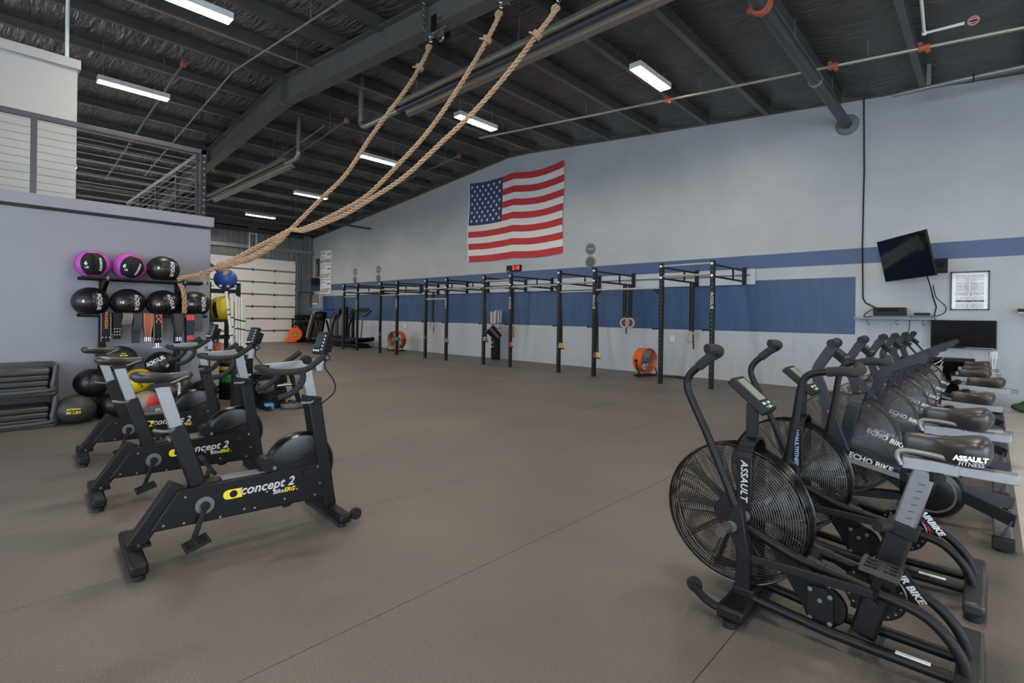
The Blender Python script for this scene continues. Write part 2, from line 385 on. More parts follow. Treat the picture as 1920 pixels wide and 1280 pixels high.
_e = [(-23.3, 4.79), (-19.3, 5.15), (-14.56, 5.62), (-10.6, 6.02), (-9.8, 5.99), (-5.37, 5.585), (-1.86, 5.285), (0.33, 5.09), (6.5, 4.55)]
struct(M().prism(_e + [(6.5, deck(6.5) + 0.02), (RIDGE, RZ + 0.02), (-23.3, deck(-23.3) + 0.02)], Y1 - 0.1, Y1 - 0.002).obj('trim_3', CE.data.materials[0], smooth=False))
def beam(yb, n):
    bt = lambda x: 5.98 - 0.092 * abs(x - RIDGE); bb = lambda x: 5.50 - 0.072 * abs(x - RIDGE)
    B = bpy.data.objects.new('ceiling_beam', None); COL.objects.link(B); B.location = (RIDGE, yb, 5.5); struct(B)
    off = Vector((-RIDGE, -yb, -5.5))
    sh = Matrix.Translation(off)
    for s, xe in ((-1, X0 + 0.05), (1, X1 - 0.05)):
        a = RIDGE + s * 0.02
        M().prism([(a, bb(a)), (xe, bb(xe)), (xe, bt(xe)), (a, bt(a))], yb - 0.006, yb + 0.006).xform(sh).obj('web', STEELD, B)
        for nm, f in (('top_flange', bt), ('bottom_flange', bb)):
            M().prism([(a, f(a) - 0.008), (xe, f(xe) - 0.008), (xe, f(xe) + 0.008), (a, f(a) + 0.008)], yb - 0.11, yb + 0.11).xform(sh).obj(nm, STEELD, B)
        M().box((RIDGE + s * 0.012, yb, (bt(RIDGE) + bb(RIDGE)) / 2), (0.02, 0.22, bt(RIDGE) - bb(RIDGE) + 0.1)).xform(sh).obj('splice_plate', STEELD, B)
        xs = RIDGE + s * 4.7
        M().box((xs, yb, (bt(xs) + bb(xs)) / 2), (0.014, 0.2, bt(xs) - bb(xs) - 0.02)).xform(sh).obj('stiffener', STEELD, B)
beam(4.27, 1); beam(-2.4, 2)

# mezzanine block on the left
struct(M().box((-8.1, (Y0 + 2.28) / 2, 1.215), (0.2, 2.28 - Y0, 2.43)).obj('wall_left', WALLL))
struct(M().box((-10.6, 2.2, 1.23), (4.8, 0.15, 2.46)).obj('wall_left_end', WALLL))
struct(M().box((-10.48, (Y0 + 2.30) / 2, 2.53), (5.1, 2.30 - Y0, 0.135)).obj('trim_1', WALLL, bev=0.004))
up = struct(M().box((-10.0, (Y0 + 0.93) / 2, 3.5), (2.0, 0.93 - Y0, 2.02)).obj('wall_upper', WALLU))
struct(M().box((-9.98, (Y0 + 0.95) / 2, 4.57), (2.06, 0.95 - Y0 + 0.02, 0.125)).obj('trim_2', WALLU, bev=0.004))

# sectional door in the far wall
WDOOR = mat('cream_door_panel', (236, 232, 227), 0.45, var=0.03, scale=2); GAP = mat('door_hardware', (48, 50, 52), 0.7); GAPSHADE = mat('door_gap_shade_grey', (120, 120, 118), 0.6)
D = bpy.data.objects.new('door_1', None); COL.objects.link(D); D.location = (X0 + 0.1, 7.1, 0); struct(D)
zs = [0.0, 0.53, 1.06, 1.59, 2.12, 2.65, 3.18, 3.71]
sec = M().box((0.0, 0, 0.235), (0.06, 6.0, 0.465)).mesh('door_section', WDOOR, False)
M().box((-0.02, 0, 1.86), (0.03, 6.0, 3.7)).obj('door_gap_shade', GAPSHADE, D)  # backing sheet coloured as the shade in the gaps between sections
lock = M().box((0.03, 0, 0), (0.02, 0.07, 0.04)).prism([(-0.035, 0.02), (0.035, 0.02), (0, 0.12)], 0.02, 0.04, 'yz').mesh('door_hinge', GAP, False)
for i in range(7):
    s_ = new('door_section', sec, D, loc=(0, 0, zs[i]), bev=0.008)
    for yy in (-2.6, -1.7, -0.78, 0.14, 1.15, 2.07):
        if i < 6: new('door_hinge', lock, s_, loc=(0, yy, 0.46))
for yy, w_ in ((3.06, 0.05), (3.16, 0.03)): M().box((0.05, yy, 1.95), (0.06, w_, 3.9)).obj('door_track', GALV, D)
for k in range(9): M().box((0.06, 2.97, 0.35 + k * 0.4), (0.05, 0.06, 0.05)).obj('track_roller', GALV, D)
tr = thing('door_track_hanger', 'white ladder-like steel door hanger on ribbed metal wall above roller door', 'hanger', (X0 + 0.2, 8.2, 3.9))
for y in (-0.14, 0.14): M().box((0, y, 0.6), (0.04, 0.05, 1.2)).obj('upright', WHITEP, tr)
for z in (0.78, 1.02): M().box((0, 0, z), (0.03, 0.24, 0.04)).obj('rung', WHITEP, tr)
M().box((X0 + 0.25, 7.6, 4.80), (0.25, 5.5, 0.14)).obj('door_shaft_housing', mat('door_drum_brown', (64, 54, 50), 0.6), None)
tag(bpy.data.objects['door_shaft_housing'], 'long dark brown housing running above the roller door', 'housing')

# railing round the mezzanine
RAILM = mat('railing_steel', (78, 80, 86), 0.42, 0.3)
R = thing('mezzanine_railing', 'dark steel cable railing with horizontal wires on top of the mezzanine', 'railing', (-7.98, 0, 2.6))
M().bar((0, Y0 + 0.1, 0.885), (0, 2.2, 0.885), 0.06, 0.06).obj('top_rail', RAILM, R, bev=0.004)
for y in (-3.2, -1.4, 0.452): M().bar((0, y, 0), (0, y, 0.86), 0.055, 0.055, (0, 1, 0)).obj('post', RAILM, R, bev=0.004)
M().bar((0, 2.165, 0), (0, 2.165, 0.915), 0.06, 0.07, (0, 1, 0)).obj('post', NAVY, R, bev=0.004)
M().bar((0, 2.09, 0), (0, 2.09, 0.86), 0.03, 0.03, (0, 1, 0)).obj('post', NAVY, R)
for k in range(10):
    z = 0.05 + 0.087 * k
    M().tube([(0, Y0 + 0.2, z), (0, 2.14, z)], 0.004, 5).obj('rail_wire', ALU, R)
    M().tube([(0, 2.165, z), (-5.0, 2.165, z)], 0.004, 5).obj('rail_wire', ALU, R)
    M().cyl((0.03, 2.17, z), (0.045, 2.17, z), 0.012, 8).obj('wire_fitting', ALU, R)
M().bar((0, 2.165, 0.885), (-5.0, 2.165, 0.885), 0.06, 0.06).obj('top_rail', RAILM, R)
for x in (-1.3, -2.6, -3.9): M().bar((x, 2.165, 0), (x, 2.165, 0.86), 0.045, 0.045, (0, 1, 0)).obj('post', NAVY, R)

# ceiling strip lights
EM = mat('led_diffuser', (255, 255, 255), 0.5, emit=(255, 243, 226), es=LED_E)
HOUS = mat('lamp_housing', (210, 210, 208), 0.5)
lh = M().box((0, 0, 0.035), (0.2, 1.05, 0.03)).box((-0.1, 0, 0.005), (0.006, 1.05, 0.09)).box((0.1, 0, 0.005), (0.006, 1.05, 0.09)).box((0, 0.525, 0.005), (0.2, 0.008, 0.09)).box((0, -0.525, 0.005), (0.2, 0.008, 0.09)).mesh('lamp_housing', HOUS, False)  # side skirts below the diffuser, added to keep light off the upper wall
ld = M().box((0, 0, 0.005), (0.185, 1.03, 0.028)).mesh('diffuser', EM, False)
LAMPS = [(-4.16, 7.7, 5.3, 'white strip light nearest the flag wall, right of all the ropes'), (-7.79, 7.1, 5.3, 'white strip light just above the flag, crossed by the rightmost rope'),
         (-11.58, 7.14, 5.3, 'white strip light between the left rope and the middle rope'), (-16.0, 7.43, 5.1, 'white strip light crossed by the leftmost rope'),
         (-20.36, 7.5, 5.0, 'farthest small strip light above the white roller door'), (-11.34, 1.96, 5.3, 'white strip light beside the pale upper wall over the mezzanine'),
         (-7.64, 1.86, 5.3, 'large strip light at the top left edge of the ceiling'),
         (-4.1, 1.9, 5.15, ''), (-0.4, 1.9, 4.85, ''), (-0.4, 5.9, 4.85, ''), (3.3, 1.9, 4.6, ''), (3.3, 7.4, 4.6, ''), (-4.1, -4.2, 5.15, ''), (-0.4, -4.2, 4.85, ''), (3.3, -4.2, 4.6, ''), (-15.6, 0.8, 5.2, ''), (-19.6, 1.2, 4.95, ''), (-21.9, 0.6, 4.8, ''), (-22.2, 3.5, 4.75, ''), (-22.2, 2.2, 4.75, ''), (-21.9, -1.6, 4.8, ''), (-17.6, 1.3, 5.05, ''), (-15.6, -3.6, 5.2, ''), (-19.6, -3.6, 4.95, '')]  # entries behind the mezzanine: unseen lamps added to brighten the far end
HIDDEN = iter(('first strip light over the camera, above the near bikes', 'strip light just above the top edge, over the air bikes', 'strip light by the open end doors', 'strip light in the corner by the flag wall outside the picture', 'strip light behind the camera by the mezzanine', 'strip light behind the camera in the middle', 'strip light behind the camera by the end doors', 'strip light behind the pale upper wall, nearest it', 'added fill light behind the pale upper wall, farther back', 'added fill light behind the pale upper wall, by the far wall', 'added fill light hidden by the ledge, closest to the roller door', 'added fill light hidden by the ledge, second from the roller door', 'added fill light along the far wall behind the mezzanine', 'added fill light between two others behind the pale upper wall', 'rear added fill light behind the mezzanine room', 'last rear added fill light behind the mezzanine room', 'added fill light farthest behind the mezzanine room'))
for i, (x, y, z, lab) in enumerate(LAMPS):
    t = thing('strip_light', lab or next(HIDDEN), 'light', (x, y, z), 0, 'suspended ceiling strip lights')
    new('lamp_housing', lh, t); new('diffuser', ld, t)
    for dy in (-0.45, 0.45): M().tube([(0, dy, 0.05), (0, dy, deck(x) - z - 0.06)], 0.004, 5).obj('hanger_wire', GALV, t)

# ================================================================ ceiling services
GALVY = mat('galvanised_reflector', (176, 176, 158), 0.35, 0.55, var=0.08, scale=5)
DARKP = mat('dark_grey_pipe', (66, 68, 72), 0.38, 0.3)
PINKP = mat('pinkish_metal', (142, 124, 116), 0.4, 0.5)  # pinkish metal for one reflector flange, a conduit and clamp parts
def heater(xa, xb, flue_x, label, s):
    """radiant tube heater hung along X; flue turns up at flue_x"""
    t = thing('radiant_heater', label, 'heater', (xa, 5.27, 5.0))
    L_ = xb - xa
    def pr(poly, n_, m_): M().prism(poly, 0, L_, 'yz').obj(n_, m_, t)
    pr([(-0.19, -0.02), (-0.185, -0.02), (-0.09, 0.1), (0.09, 0.1), (0.185, -0.02), (0.19, -0.02), (0.1, 0.115), (-0.1, 0.115)], 'reflector', GALVY)
    pr([(-0.24, -0.05), (-0.17, -0.03), (-0.17, -0.015), (-0.24, -0.035)], 'reflector_flange', GALVY)
    pr([(0.17, -0.03), (0.24, -0.05), (0.24, -0.035), (0.17, -0.015)], 'reflector_flange', PINKP)
    M().cyl((0, 0, 0.0), (L_, 0, 0.0), 0.05, 16).obj('burner_tube', DARKP, t)
    n = 0
    x = 0.6
    while x < L_:
        M().tube([(x, -0.2, 0.0), (x, -0.1, 0.13), (x, 0.1, 0.13), (x, 0.2, 0.0)], 0.008, 6).obj('tube_clip', GALV, t)
        M().tube([(x, -0.04, 0.12), (x, 0, deck(xa + x) - 5.0 - 0.06)], 0.005, 5).obj('hanger_chain', GALV, t); x += 2.4
    e = 0 if s < 0 else L_
    fx = flue_x - xa
    d = fx - e
    M().tube(bez([(e, 0, 0), (e + d * 0.55, 0, -0.01), (e + d * 0.88, 0, 0.0), (fx, 0, 0.1), (fx, 0, 0.24), (fx, 0, 1.0)], 6), 0.052, 14).obj('flue_pipe', GALV, t)
    for k in (0.34, 0.6): M().cyl((fx, 0, k), (fx, 0, k + 0.03), 0.058, 14).obj('flue_collar', GALV, t)
heater(-7.9, -2.4, -9.2, 'long radiant tube heater with reflector hanging behind the three ropes', -1)
heater(-18.9, -12.75, -12.05, 'radiant tube heater hanging beyond the corner of the mezzanine railing', 1)

def hanger_run(root, xs, y, off, L0):
    for x in xs: M().tube([(x - L0[0], y - L0[1], deck(x) - off - L0[2]), (x - L0[0], y - L0[1], deck(x) - 0.03 - L0[2])], 0.006, 5).obj('hanger_rod', GALV, root)
def pipe_x(name, label, xa, xb, y, off, r, m, hang=2.4, cat='pipe', couplings=()):
    L0 = (xa, y, deck(xa) - off)
    t = thing(name, label, cat, L0)
    pts = [xa] + ([RIDGE] if xa < RIDGE < xb else []) + [xb]
    M().tube([(x - xa, 0, deck(x) - off - L0[2]) for x in pts], r, 10).obj('pipe', m, t)
    x = xa + 0.8; xs = []
    while x < xb: xs.append(x); x += hang
    hanger_run(t, xs, y, off, L0)
    for x in couplings:
        z = deck(x) - off - L0[2]
        c = M().cyl((x - xa - 0.06, 0, z), (x - xa + 0.06, 0, z), r + 0.022, 12).box((x - xa - 0.04, 0, z + r + 0.03), (0.05, 0.05, 0.04)).box((x - xa + 0.04, 0, z - r - 0.03), (0.05, 0.05, 0.04)).obj('coupling', BRN, t)
    return t
pipe_x('sprinkler_pipe', 'thin pale sprinkler pipe with copper couplings crossing above the flag wall', -9.3, 6.3, 8.6, 0.34, 0.024, GALVY, couplings=(-4.3, -1.72, -0.68))
pipe_x('sprinkler_pipe', 'thin grey pipe with copper fittings crossing the far ceiling beyond the flag', -19.4, -10.7, 9.2, 0.4, 0.024, STEELD, couplings=(-10.8, -16.3))
pipe_x('sprinkler_pipe', 'bright double sprinkler pipe with copper fitting behind the left strip light', -18.2, -10.42, 2.52, 0.45, 0.026, ALUD, couplings=(-10.5, -14.9))
pipe_x('electrical_conduit', 'thin conduit running across the ceiling toward the ridge, left of the big beam', -17.6, -3.0, 3.3, 0.35, 0.016, GALV, cat='conduit')
pipe_x('sprinkler_pipe', 'thin pipe with copper end just beyond the second heater flue', -14.6, -10.5, 5.72, 0.5, 0.02, STEELD, couplings=(-10.6,))
pipe_x('electrical_conduit', 'thin conduit angled past the second heater flue', -14.4, -11.3, 5.55, 0.42, 0.014, GALV, cat='conduit')
def pipe_y(name, label, x, z, ya, yb, r, m, cat='pipe', hang=True):
    t = thing(name, label, cat, (x, ya, z))
    M().tube([(0, 0, 0), (0, yb - ya, 0)], r, 14).obj('pipe', m, t)
    y = 0.7
    while hang and y < yb - ya:
        M().tube([(0, y, 0), (0, y, deck(x) - z - 0.05)], 0.006, 5).obj('hanger_rod', GALV, t); y += 2.2
    return t
pipe_y('electrical_conduit', 'conduit with bright edge running beside the top left strip light to the beam', -9.05, 5.74, 1.0, 10.0, 0.02, PINKP, 'conduit')
pipe_y('sprinkler_main', 'grey main pipe crossing the far ceiling above the roller door', -18.2, 4.73, 5.0, 10.93, 0.045, STEELD)
bp = pipe_y('main_pipe', 'thick dark grey pipe running from the ceiling into the flag wall', -1.95, 4.88, -2.0, 10.95, 0.085, DARKP)
M().lathe([(0.089, 8.1), (0.12, 8.1), (0.12, 8.18), (0.089, 8.18)], 16, axis='y').box((0.12, 8.14, 0.03), (0.05, 0.06, 0.05)).box((-0.12, 8.14, -0.03), (0.05, 0.06, 0.05)).obj('coupling', BRN, bp)
M().lathe([(0.089, 10.6), (0.1, 10.6), (0.1, 10.64), (0.089, 10.64)], 16, axis='y').obj('pipe_collar', GALV, bp)
M().lathe([(0.085, 12.9), (0.17, 12.92), (0.19, 12.95), (0.0, 12.95)], 20, axis='y', cap=False).obj('wall_sealant', mat('sealant', (110, 114, 118), 0.8, bump=0.6, bscale=30), bp)
tp = thing('air_duct_pipe', 'white pipe with black hose clip running along the top of the flag wall', 'pipe', (-1.17, 10.0, 4.88))
M().tube([(0, 0, 0), (0.7, 0, 0.0), (7.0, 0, -0.12)], [0.03, 0.04, 0.05], 12).obj('pipe', ALU, tp)
M().box((0.44, 0, 0.21), (0.05, 0.03, 0.4)).obj('hanger_bracket', GALV, tp)
M().ring((0.95, 0, -0.01), 0.06, 0.008, 16, 5, 'x').obj('hose_clip', BLK, tp)
sp = thing('sprinkler_drop', 'white sprinkler drop pipe with pink guarded head at top right', 'sprinkler', (-0.65, 8.0, 4.93))
M().tube([(0.04, -0.9, 0.1), (0.0, 0.2, 0.0), (0.38, 0.2, -0.02)], 0.018, 8).obj('pipe', WHITEP, sp)
M().sphere((0, 0.2, 0), 0.032, 10, 6).obj('elbow', WHITEP, sp)
M().ring((0.46, 0.2, -0.02), 0.05, 0.008, 14, 5, 'y').ring((0.46, 0.2, -0.02), 0.05, 0.008, 14, 5, 'z').obj('head_guard', mat('pink_guard', (222, 150, 140), 0.5), sp)
cv = M().tube([(-9.0, 0.82, 4.62), (-9.0, 0.82, 5.9)], 0.022, 10).obj('vertical_conduit', WHITEP); tag(cv, 'white vertical pipe rising from the pale upper wall at left', 'pipe')
cb = M().tube([(-1.7, 10.93, 5.3), (-1.68, 10.93, 4.0), (-1.69, 10.93, 2.6), (-1.67, 10.93, 1.7), (-1.63, 10.92, 1.62), (-1.5, 10.9, 1.54), (-1.4, 10.88, 1.5)], 0.011, 6).obj('wall_cable', BLKM); tag(cb, 'black cable hanging down the flag wall to the audio shelf', 'cable')

# ================================================================ climbing ropes
def frame_along(P):
    out = []; u = None
    for i, p in enumerate(P):
        t = (P[min(i + 1, len(P) - 1)] - P[max(i - 1, 0)]).normalized()
        if u is None: u = t.orthogonal().normalized()
        else: u = (u - t * u.dot(t)).normalized()
        out.append((p, t, u, t.cross(u)))
    return out
def resample(P, step):
    out = [P[0].copy()]; acc = 0
    for a, b in zip(P, P[1:]):
        L_ = (b - a).length
        while acc + L_ >= step:
            f = (step - acc) / L_; a = a.lerp(b, f); out.append(a.copy()); L_ = (b - a).length; acc = 0
        acc += L_
    out.append(P[-1].copy()); return out
def rope_mesh(P, R_=0.03, pitch=0.19, m=None, base=None):
    m = m or M()
    P = resample([Vector(p) for p in P], pitch / 9); fr = frame_along(P)
    for s in range(3):
        pts = []
        for i, (p, t, u, w) in enumerate(fr):
            g = 2 * PI * (i / 9 + s / 3); pts.append(p + (u * math.cos(g) + w * math.sin(g)) * R_ * 0.6)
        m.tube(pts, R_ * 0.43, 6)
    return m
BEND = Vector((-6.74, 2.86, 2.38))
path1 = [(-5.632, 4.27, 4.98), (-5.796, 4.061, 4.445), (-6.096, 3.68, 3.72), (-6.305, 3.413, 3.16), (-6.513, 3.148, 2.786), BEND, (-6.88, 2.681, 2.162), (-7.041, 2.476, 1.992), (-7.201, 2.272, 1.887), (-7.33, 2.146, 1.84)]
def blend(T, pts, E_=BEND): return [Vector(T)] + [Vector(p) for p in pts] + [E_]
path2 = [(-4.275, 4.27, 4.897), (-4.471, 4.158, 4.49), (-4.787, 3.977, 3.945), (-5.082, 3.808, 3.515), (-5.388, 3.634, 3.173), (-5.765, 3.418, 2.792), (-6.091, 3.231, 2.602), (-6.426, 3.039, 2.441), (-6.632, 2.922, 2.37)]
path3 = [(-3.403, 4.27, 4.604), (-3.664, 4.16, 4.294), (-3.947, 4.04, 3.962), (-4.301, 3.891, 3.607), (-4.674, 3.733, 3.304), (-5.132, 3.539, 2.941), (-5.549, 3.363, 2.716), (-5.913, 3.209, 2.541), (-6.295, 3.048, 2.414), (-6.573, 2.931, 2.345)]
tail = [BEND, (-6.897, 2.687, 2.164), (-7.061, 2.483, 1.994), (-7.183, 2.33, 1.939), (-7.30, 2.178, 1.864)]
tail_s = resample(bez(tail, 8), 0.03); tf = frame_along(tail_s)
def braid(ph, upto=1.0):
    n = int(len(tf) * upto); out = []
    for i, (p, t, u, w) in enumerate(tf[:n]):
        g = 2 * PI * (i * 0.03 / 0.38 + ph); k = min(1, i / 6) * 0.024; out.append(p + (u * math.cos(g) + w * math.sin(g)) * k)
    return out
def chain(m, a, b, n, size=0.022):
    a, b = Vector(a), Vector(b); d = (b - a).normalized(); u = d.orthogonal().normalized(); w = d.cross(u)
    for i in range(n):
        c = a.lerp(b, (i + 0.5) / n); s = u if i % 2 else w; h = (b - a).length / n * 0.72
        pts = [c + d * (h * math.cos(g)) + s * (size * math.sin(g)) for g in [2 * PI * k / 8 for k in range(8)]]
        m.tube(pts, 0.006, 5, closed=True)
    return m
def climbing_rope(label, path, ph, upto, extra=None, long_chain=0.0):
    top = Vector(path[0])
    t = thing('climbing_rope', label, 'rope', top, 0, 'climbing ropes tied back to the rack')
    sh = Matrix.Translation(-top)
    P = bez(path, 8)[:-1] + braid(ph, upto) + ([Vector(p) for p in bez(extra, 6)] if extra else [])
    m = rope_mesh(P, 0.0295); m.xform(sh).obj('rope', ROPE, t)
    # spliced eye: the doubled end with its whipping
    Q = resample(bez(path, 8), 0.03)[:14]; fr = frame_along(Q)
    m = rope_mesh([p + u * 0.035 * math.sin(PI * min(1, i / 4 + 0.2)) * (1.1 if i < 11 else 0.6) for i, (p, tt, u, w) in enumerate(fr)], 0.026)
    m.xform(sh).obj('spliced_end', ROPE, t)
    p, tt, u, w = fr[12]
    k = M()
    for j in range(3): k.tube([p + tt * (0.02 * j - 0.02) + (u * math.cos(g) + w * math.sin(g)) * 0.05 for g in [2 * PI * q / 10 for q in range(10)]], 0.013, 6, closed=True)
    k.tube([p + u * 0.03, p + u * 0.09 + tt * 0.03], 0.012, 6).xform(sh).obj('whipping', ROPE, t)
    bx = top.x; bz = 5.50 - 0.072 * abs(bx - RIDGE)
    chain(M(), (0, 0, 0.02), (bx - top.x - 0.02, 0.0, bz - top.z + 0.02), 5 + int(long_chain * 14)).obj('chain', CHR, t)
    # chain wrapped round the beam
    zt = 5.98 - 0.092 * abs(bx - RIDGE)
    c = M(); z0, z1 = bz - top.z, zt - top.z
    chain(c, (0, -0.13, z0), (0, -0.13, z1), 9); chain(c, (0, 0.13, z0), (0, 0.13, z1), 9); chain(c, (0, -0.13, z0 - 0.02), (0, 0.13, z0 - 0.02), 5)
    c.obj('beam_chain', CHR, t)
    return t
climbing_rope('leftmost climbing rope, hung from the clamp on the big beam', path1, 0.0, 1.0,
              [tf[-1][0], (-7.36, 2.12, 1.83), (-7.44, 2.05, 1.77), (-7.46, 1.95, 1.74), (-7.5, 1.86, 1.72), (-7.53, 1.81, 1.70), (-7.60, 1.80, 1.66), (-7.56, 1.83, 1.60), (-7.50, 1.84, 1.50), (-7.50, 1.85, 1.40), (-7.50, 1.85, 1.26)])
climbing_rope('middle one of the three tied-back climbing ropes', path2, 0.33, 0.98)
climbing_rope('rightmost of the three tied-back climbing ropes, crossing two strip lights', path3, 0.66, 0.96, None, 0.4)
# knots that bind the ropes: one thing
kn = thing('rope_knot', 'rope lashing knotted round the three climbing ropes beside the blue ball', 'knot', (-7.28, 2.2, 1.87))
for i, (dx, rr) in enumerate(((0.0, 0.045), (0.03, 0.05), (-0.03, 0.042))):
    P = []
    for q in range(16):
        g = 2 * PI * q / 16; P.append((dx + 0.02 * math.sin(g), 0.5 * rr * math.cos(g) + 0.6 * dx, rr * math.sin(g)))
    rope_mesh([Vector(p) for p in P], 0.021).obj('rope_turn', ROPE, kn)
rope_mesh(bez([(0.0, 0.04, 0.0), (0.05, 0.06, -0.06), (0.03, 0.03, -0.11)], 6), 0.026).obj('loose_end', ROPE, kn)
kb = thing('rope_knot', 'smaller rope knot hanging between the blue ball and the rack bar', 'knot', (-7.44, 2.02, 1.75))
for i, rr in enumerate((0.036, 0.042)):
    rope_mesh([Vector((0.02 * i + 0.012 * math.cos(g), rr * 0.6 * math.cos(g), rr * math.sin(g))) for g in [2 * PI * q / 14 for q in range(15)]], 0.02).obj('rope_turn', ROPE, kb)
rope_mesh([Vector((0.01, 0, -0.03)), Vector((0.02, 0.03, -0.08)), Vector((0.02, 0.04, -0.13))], 0.022).obj('loose_end', ROPE, kb)
# beam clamp with shackle
bc = thing('beam_clamp', 'steel beam clamp bolted to the big beam above the left rope', 'clamp', (-5.42, 4.27, 5.13))
M().box((0, -0.12, 0.02), (0.1, 0.02, 0.22)).box((0, 0.12, 0.02), (0.1, 0.02, 0.22)).obj('jaw', BLK, bc, bev=0.004)
M().bar((0, 0, -0.1), (0, 0, 0.06), 0.06, 0.05, (0, 1, 0)).obj('stem', STEELD, bc)
M().cyl((-0.16, -0.02, -0.02), (0.12, -0.02, -0.02), 0.012, 8).obj('screw', PINKP, bc)
M().cyl((-0.16, -0.02, -0.08), (-0.16, -0.02, 0.04), 0.01, 8).obj('handle', PINKP, bc)
M().tube(arc((0, 0, -0.12), 0.05, 180, 360, 10), 0.012, 8).obj('shackle', CHR, bc)

# ================================================================ pull-up rig along the flag wall
YP = 9.25
POSTS = [-17.13, -16.19, -14.72, -13.75, -12.26, -11.29, -9.74, -8.77, -7.23, -6.26, -4.70, -3.70]
RIGB = mat('rig_black', (20, 21, 23), 0.45, spec=0.35, bump=0.05, bscale=300)
RIGC = mat('rig_bar_steel', (150, 152, 153), 0.38, 0.4)
rig = thing('pull_up_rig', 'long black pull-up rig of twelve uprights bolted to the striped wall', 'rig', (-10.4, YP, 0))
ox = -10.4
up_me = M()
up_me.bar((0, 0, 0.006), (0, 0, 2.36), 0.075, 0.075, (0, 1, 0))
post_mesh = up_me.mesh('upright', RIGB, False)
foot_mesh = M().box((0, 0, 0.004), (0.2, 0.16, 0.008)).cyl((-0.08, 0, 0.008), (-0.08, 0, 0.02), 0.012, 8).cyl((0.08, 0, 0.008), (0.08, 0, 0.02), 0.012, 8).mesh('foot_plate', ALUD, False)
holes = M()
for k in range(26): holes.cyl((0, -0.0376, 0.35 + k * 0.076), (0, -0.0384, 0.35 + k * 0.076), 0.011, 8)
hole_mesh = holes.mesh('bolt_holes', ALUD)
bolt_mesh = M().cyl((0.0, -0.037, 0), (0.0, -0.055, 0), 0.024, 8).mesh('bolt_head', WHT)
peg_mesh = M().cyl((-0.035, 0, 1.08), (-0.17, 0, 1.08), 0.014, 8).cyl((-0.165, 0, 1.08), (-0.175, 0, 1.08), 0.024, 10).mesh('bar_peg', BLK)
for i, x in enumerate(POSTS):
    p = new('upright', post_mesh, rig, loc=(x - ox, 0, 0), bev=0.006)
    new('foot_plate', foot_mesh, p); new('bolt_holes', hole_mesh, p); new('bolt_head', bolt_mesh, p, loc=(0, 0, 2.30)); new('bolt_head', bolt_mesh, p, loc=(0, 0, 2.08))
    if i > 3: new('bar_peg', peg_mesh, p)
    if i in (1, 3, 5, 7, 9, 11):
        text('brand_lettering', 'ROGUE', 0.085, WHT, p, basis((0.002, -0.0385, 1.62), (0, 0, -1), (1, 0, 0)), space=1.1)
# arms back to the wall, two bars and a brace each
for i, x in enumerate(POSTS):
    m = M()
    for z in (2.29, 2.07): m.tube([(0, 0.03, z), (0, 1.62, z)], 0.02, 8)
    m.bar((0, 1.0, 2.07), (0, 1.0, 2.29), 0.03, 0.03, (0, 1, 0))
    a = m.obj('wall_arm', RIGB, rig, loc=(x - ox, 0, 0))
    M().box((0, 1.625, 2.18), (0.07, 0.05, 0.36)).cyl((0, 1.6, 2.3), (0, 1.58, 2.3), 0.022, 8).cyl((0, 1.6, 2.06), (0, 1.58, 2.06), 0.022, 8).obj('wall_bracket', RIGB, a)
bars = [(0, 1.90, 0), (1, 2.05, 1), (2, 1.91, 0), (3, 1.91, 0), (4, 2.06, 1), (4, 1.755, 0), (5, 2.04, 1), (6, 2.02, 0), (7, 2.025, 1), (8, 2.05, 0), (8, 1.855, 0), (9, 1.88, 1), (10, 2.305, 0), (10, 2.105, 0), (0, 2.1, 0), (2, 2.1, 0), (6, 2.2, 0)]
for i, z, g in bars:
    a, b = POSTS[i] - ox, POSTS[i + 1] - ox
    br = M().cyl((a + 0.037, 0, z), (b - 0.037, 0, z), 0.022, 12).obj('pull_up_bar', RIGC, rig)
    if g:
        for q, s in ((a + 0.037, 1), (b - 0.037, -1)):
            M().prism([(q, z + 0.03), (q + s * 0.17, z - 0.005), (q, z - 0.16)], -0.004, 0.004).obj('gusset', RIGB, br)
for i, dx in ((1, -0.20), (2, -0.16), (9, -0.13)):
    x = POSTS[i] - ox
    t_ = M().bar((x, 0, 2.3), (x + dx * 0.9, 0, 2.42), 0.04, 0.012, (0, 1, 0)).obj('target_arm', RIGB, rig)
    for z in (2.50, 2.78):
        d = M().cyl((x + dx, -0.006, z), (x + dx, 0.006, z), 0.132, 28).obj('ball_target', mat('target_grey', (74, 76, 80), 0.55), t_)
        M().ring((x + dx, -0.007, z), 0.118, 0.003, 28, 4).obj('target_ring', GRYP, t_)
    text('brand_lettering', 'ROGUE', 0.045, GRYP, t_, basis((x + dx, -0.0075, 2.78), (1, 0, 0), (0, 0, 1)))
lb = M().box((-10.1, Y1 - 0.02, 2.17), (13.2, 0.035, 0.32)).obj('ledger_board', mat('pale_board', (176, 184, 194), 0.5, var=0.04), None)
tag(lb, 'long pale board fixed to the wall behind the rig arms', 'board')
M().box((-10.1, Y1 - 0.045, 2.2), (13.0, 0.02, 0.03)).obj('rail_strip', STEELD, lb)

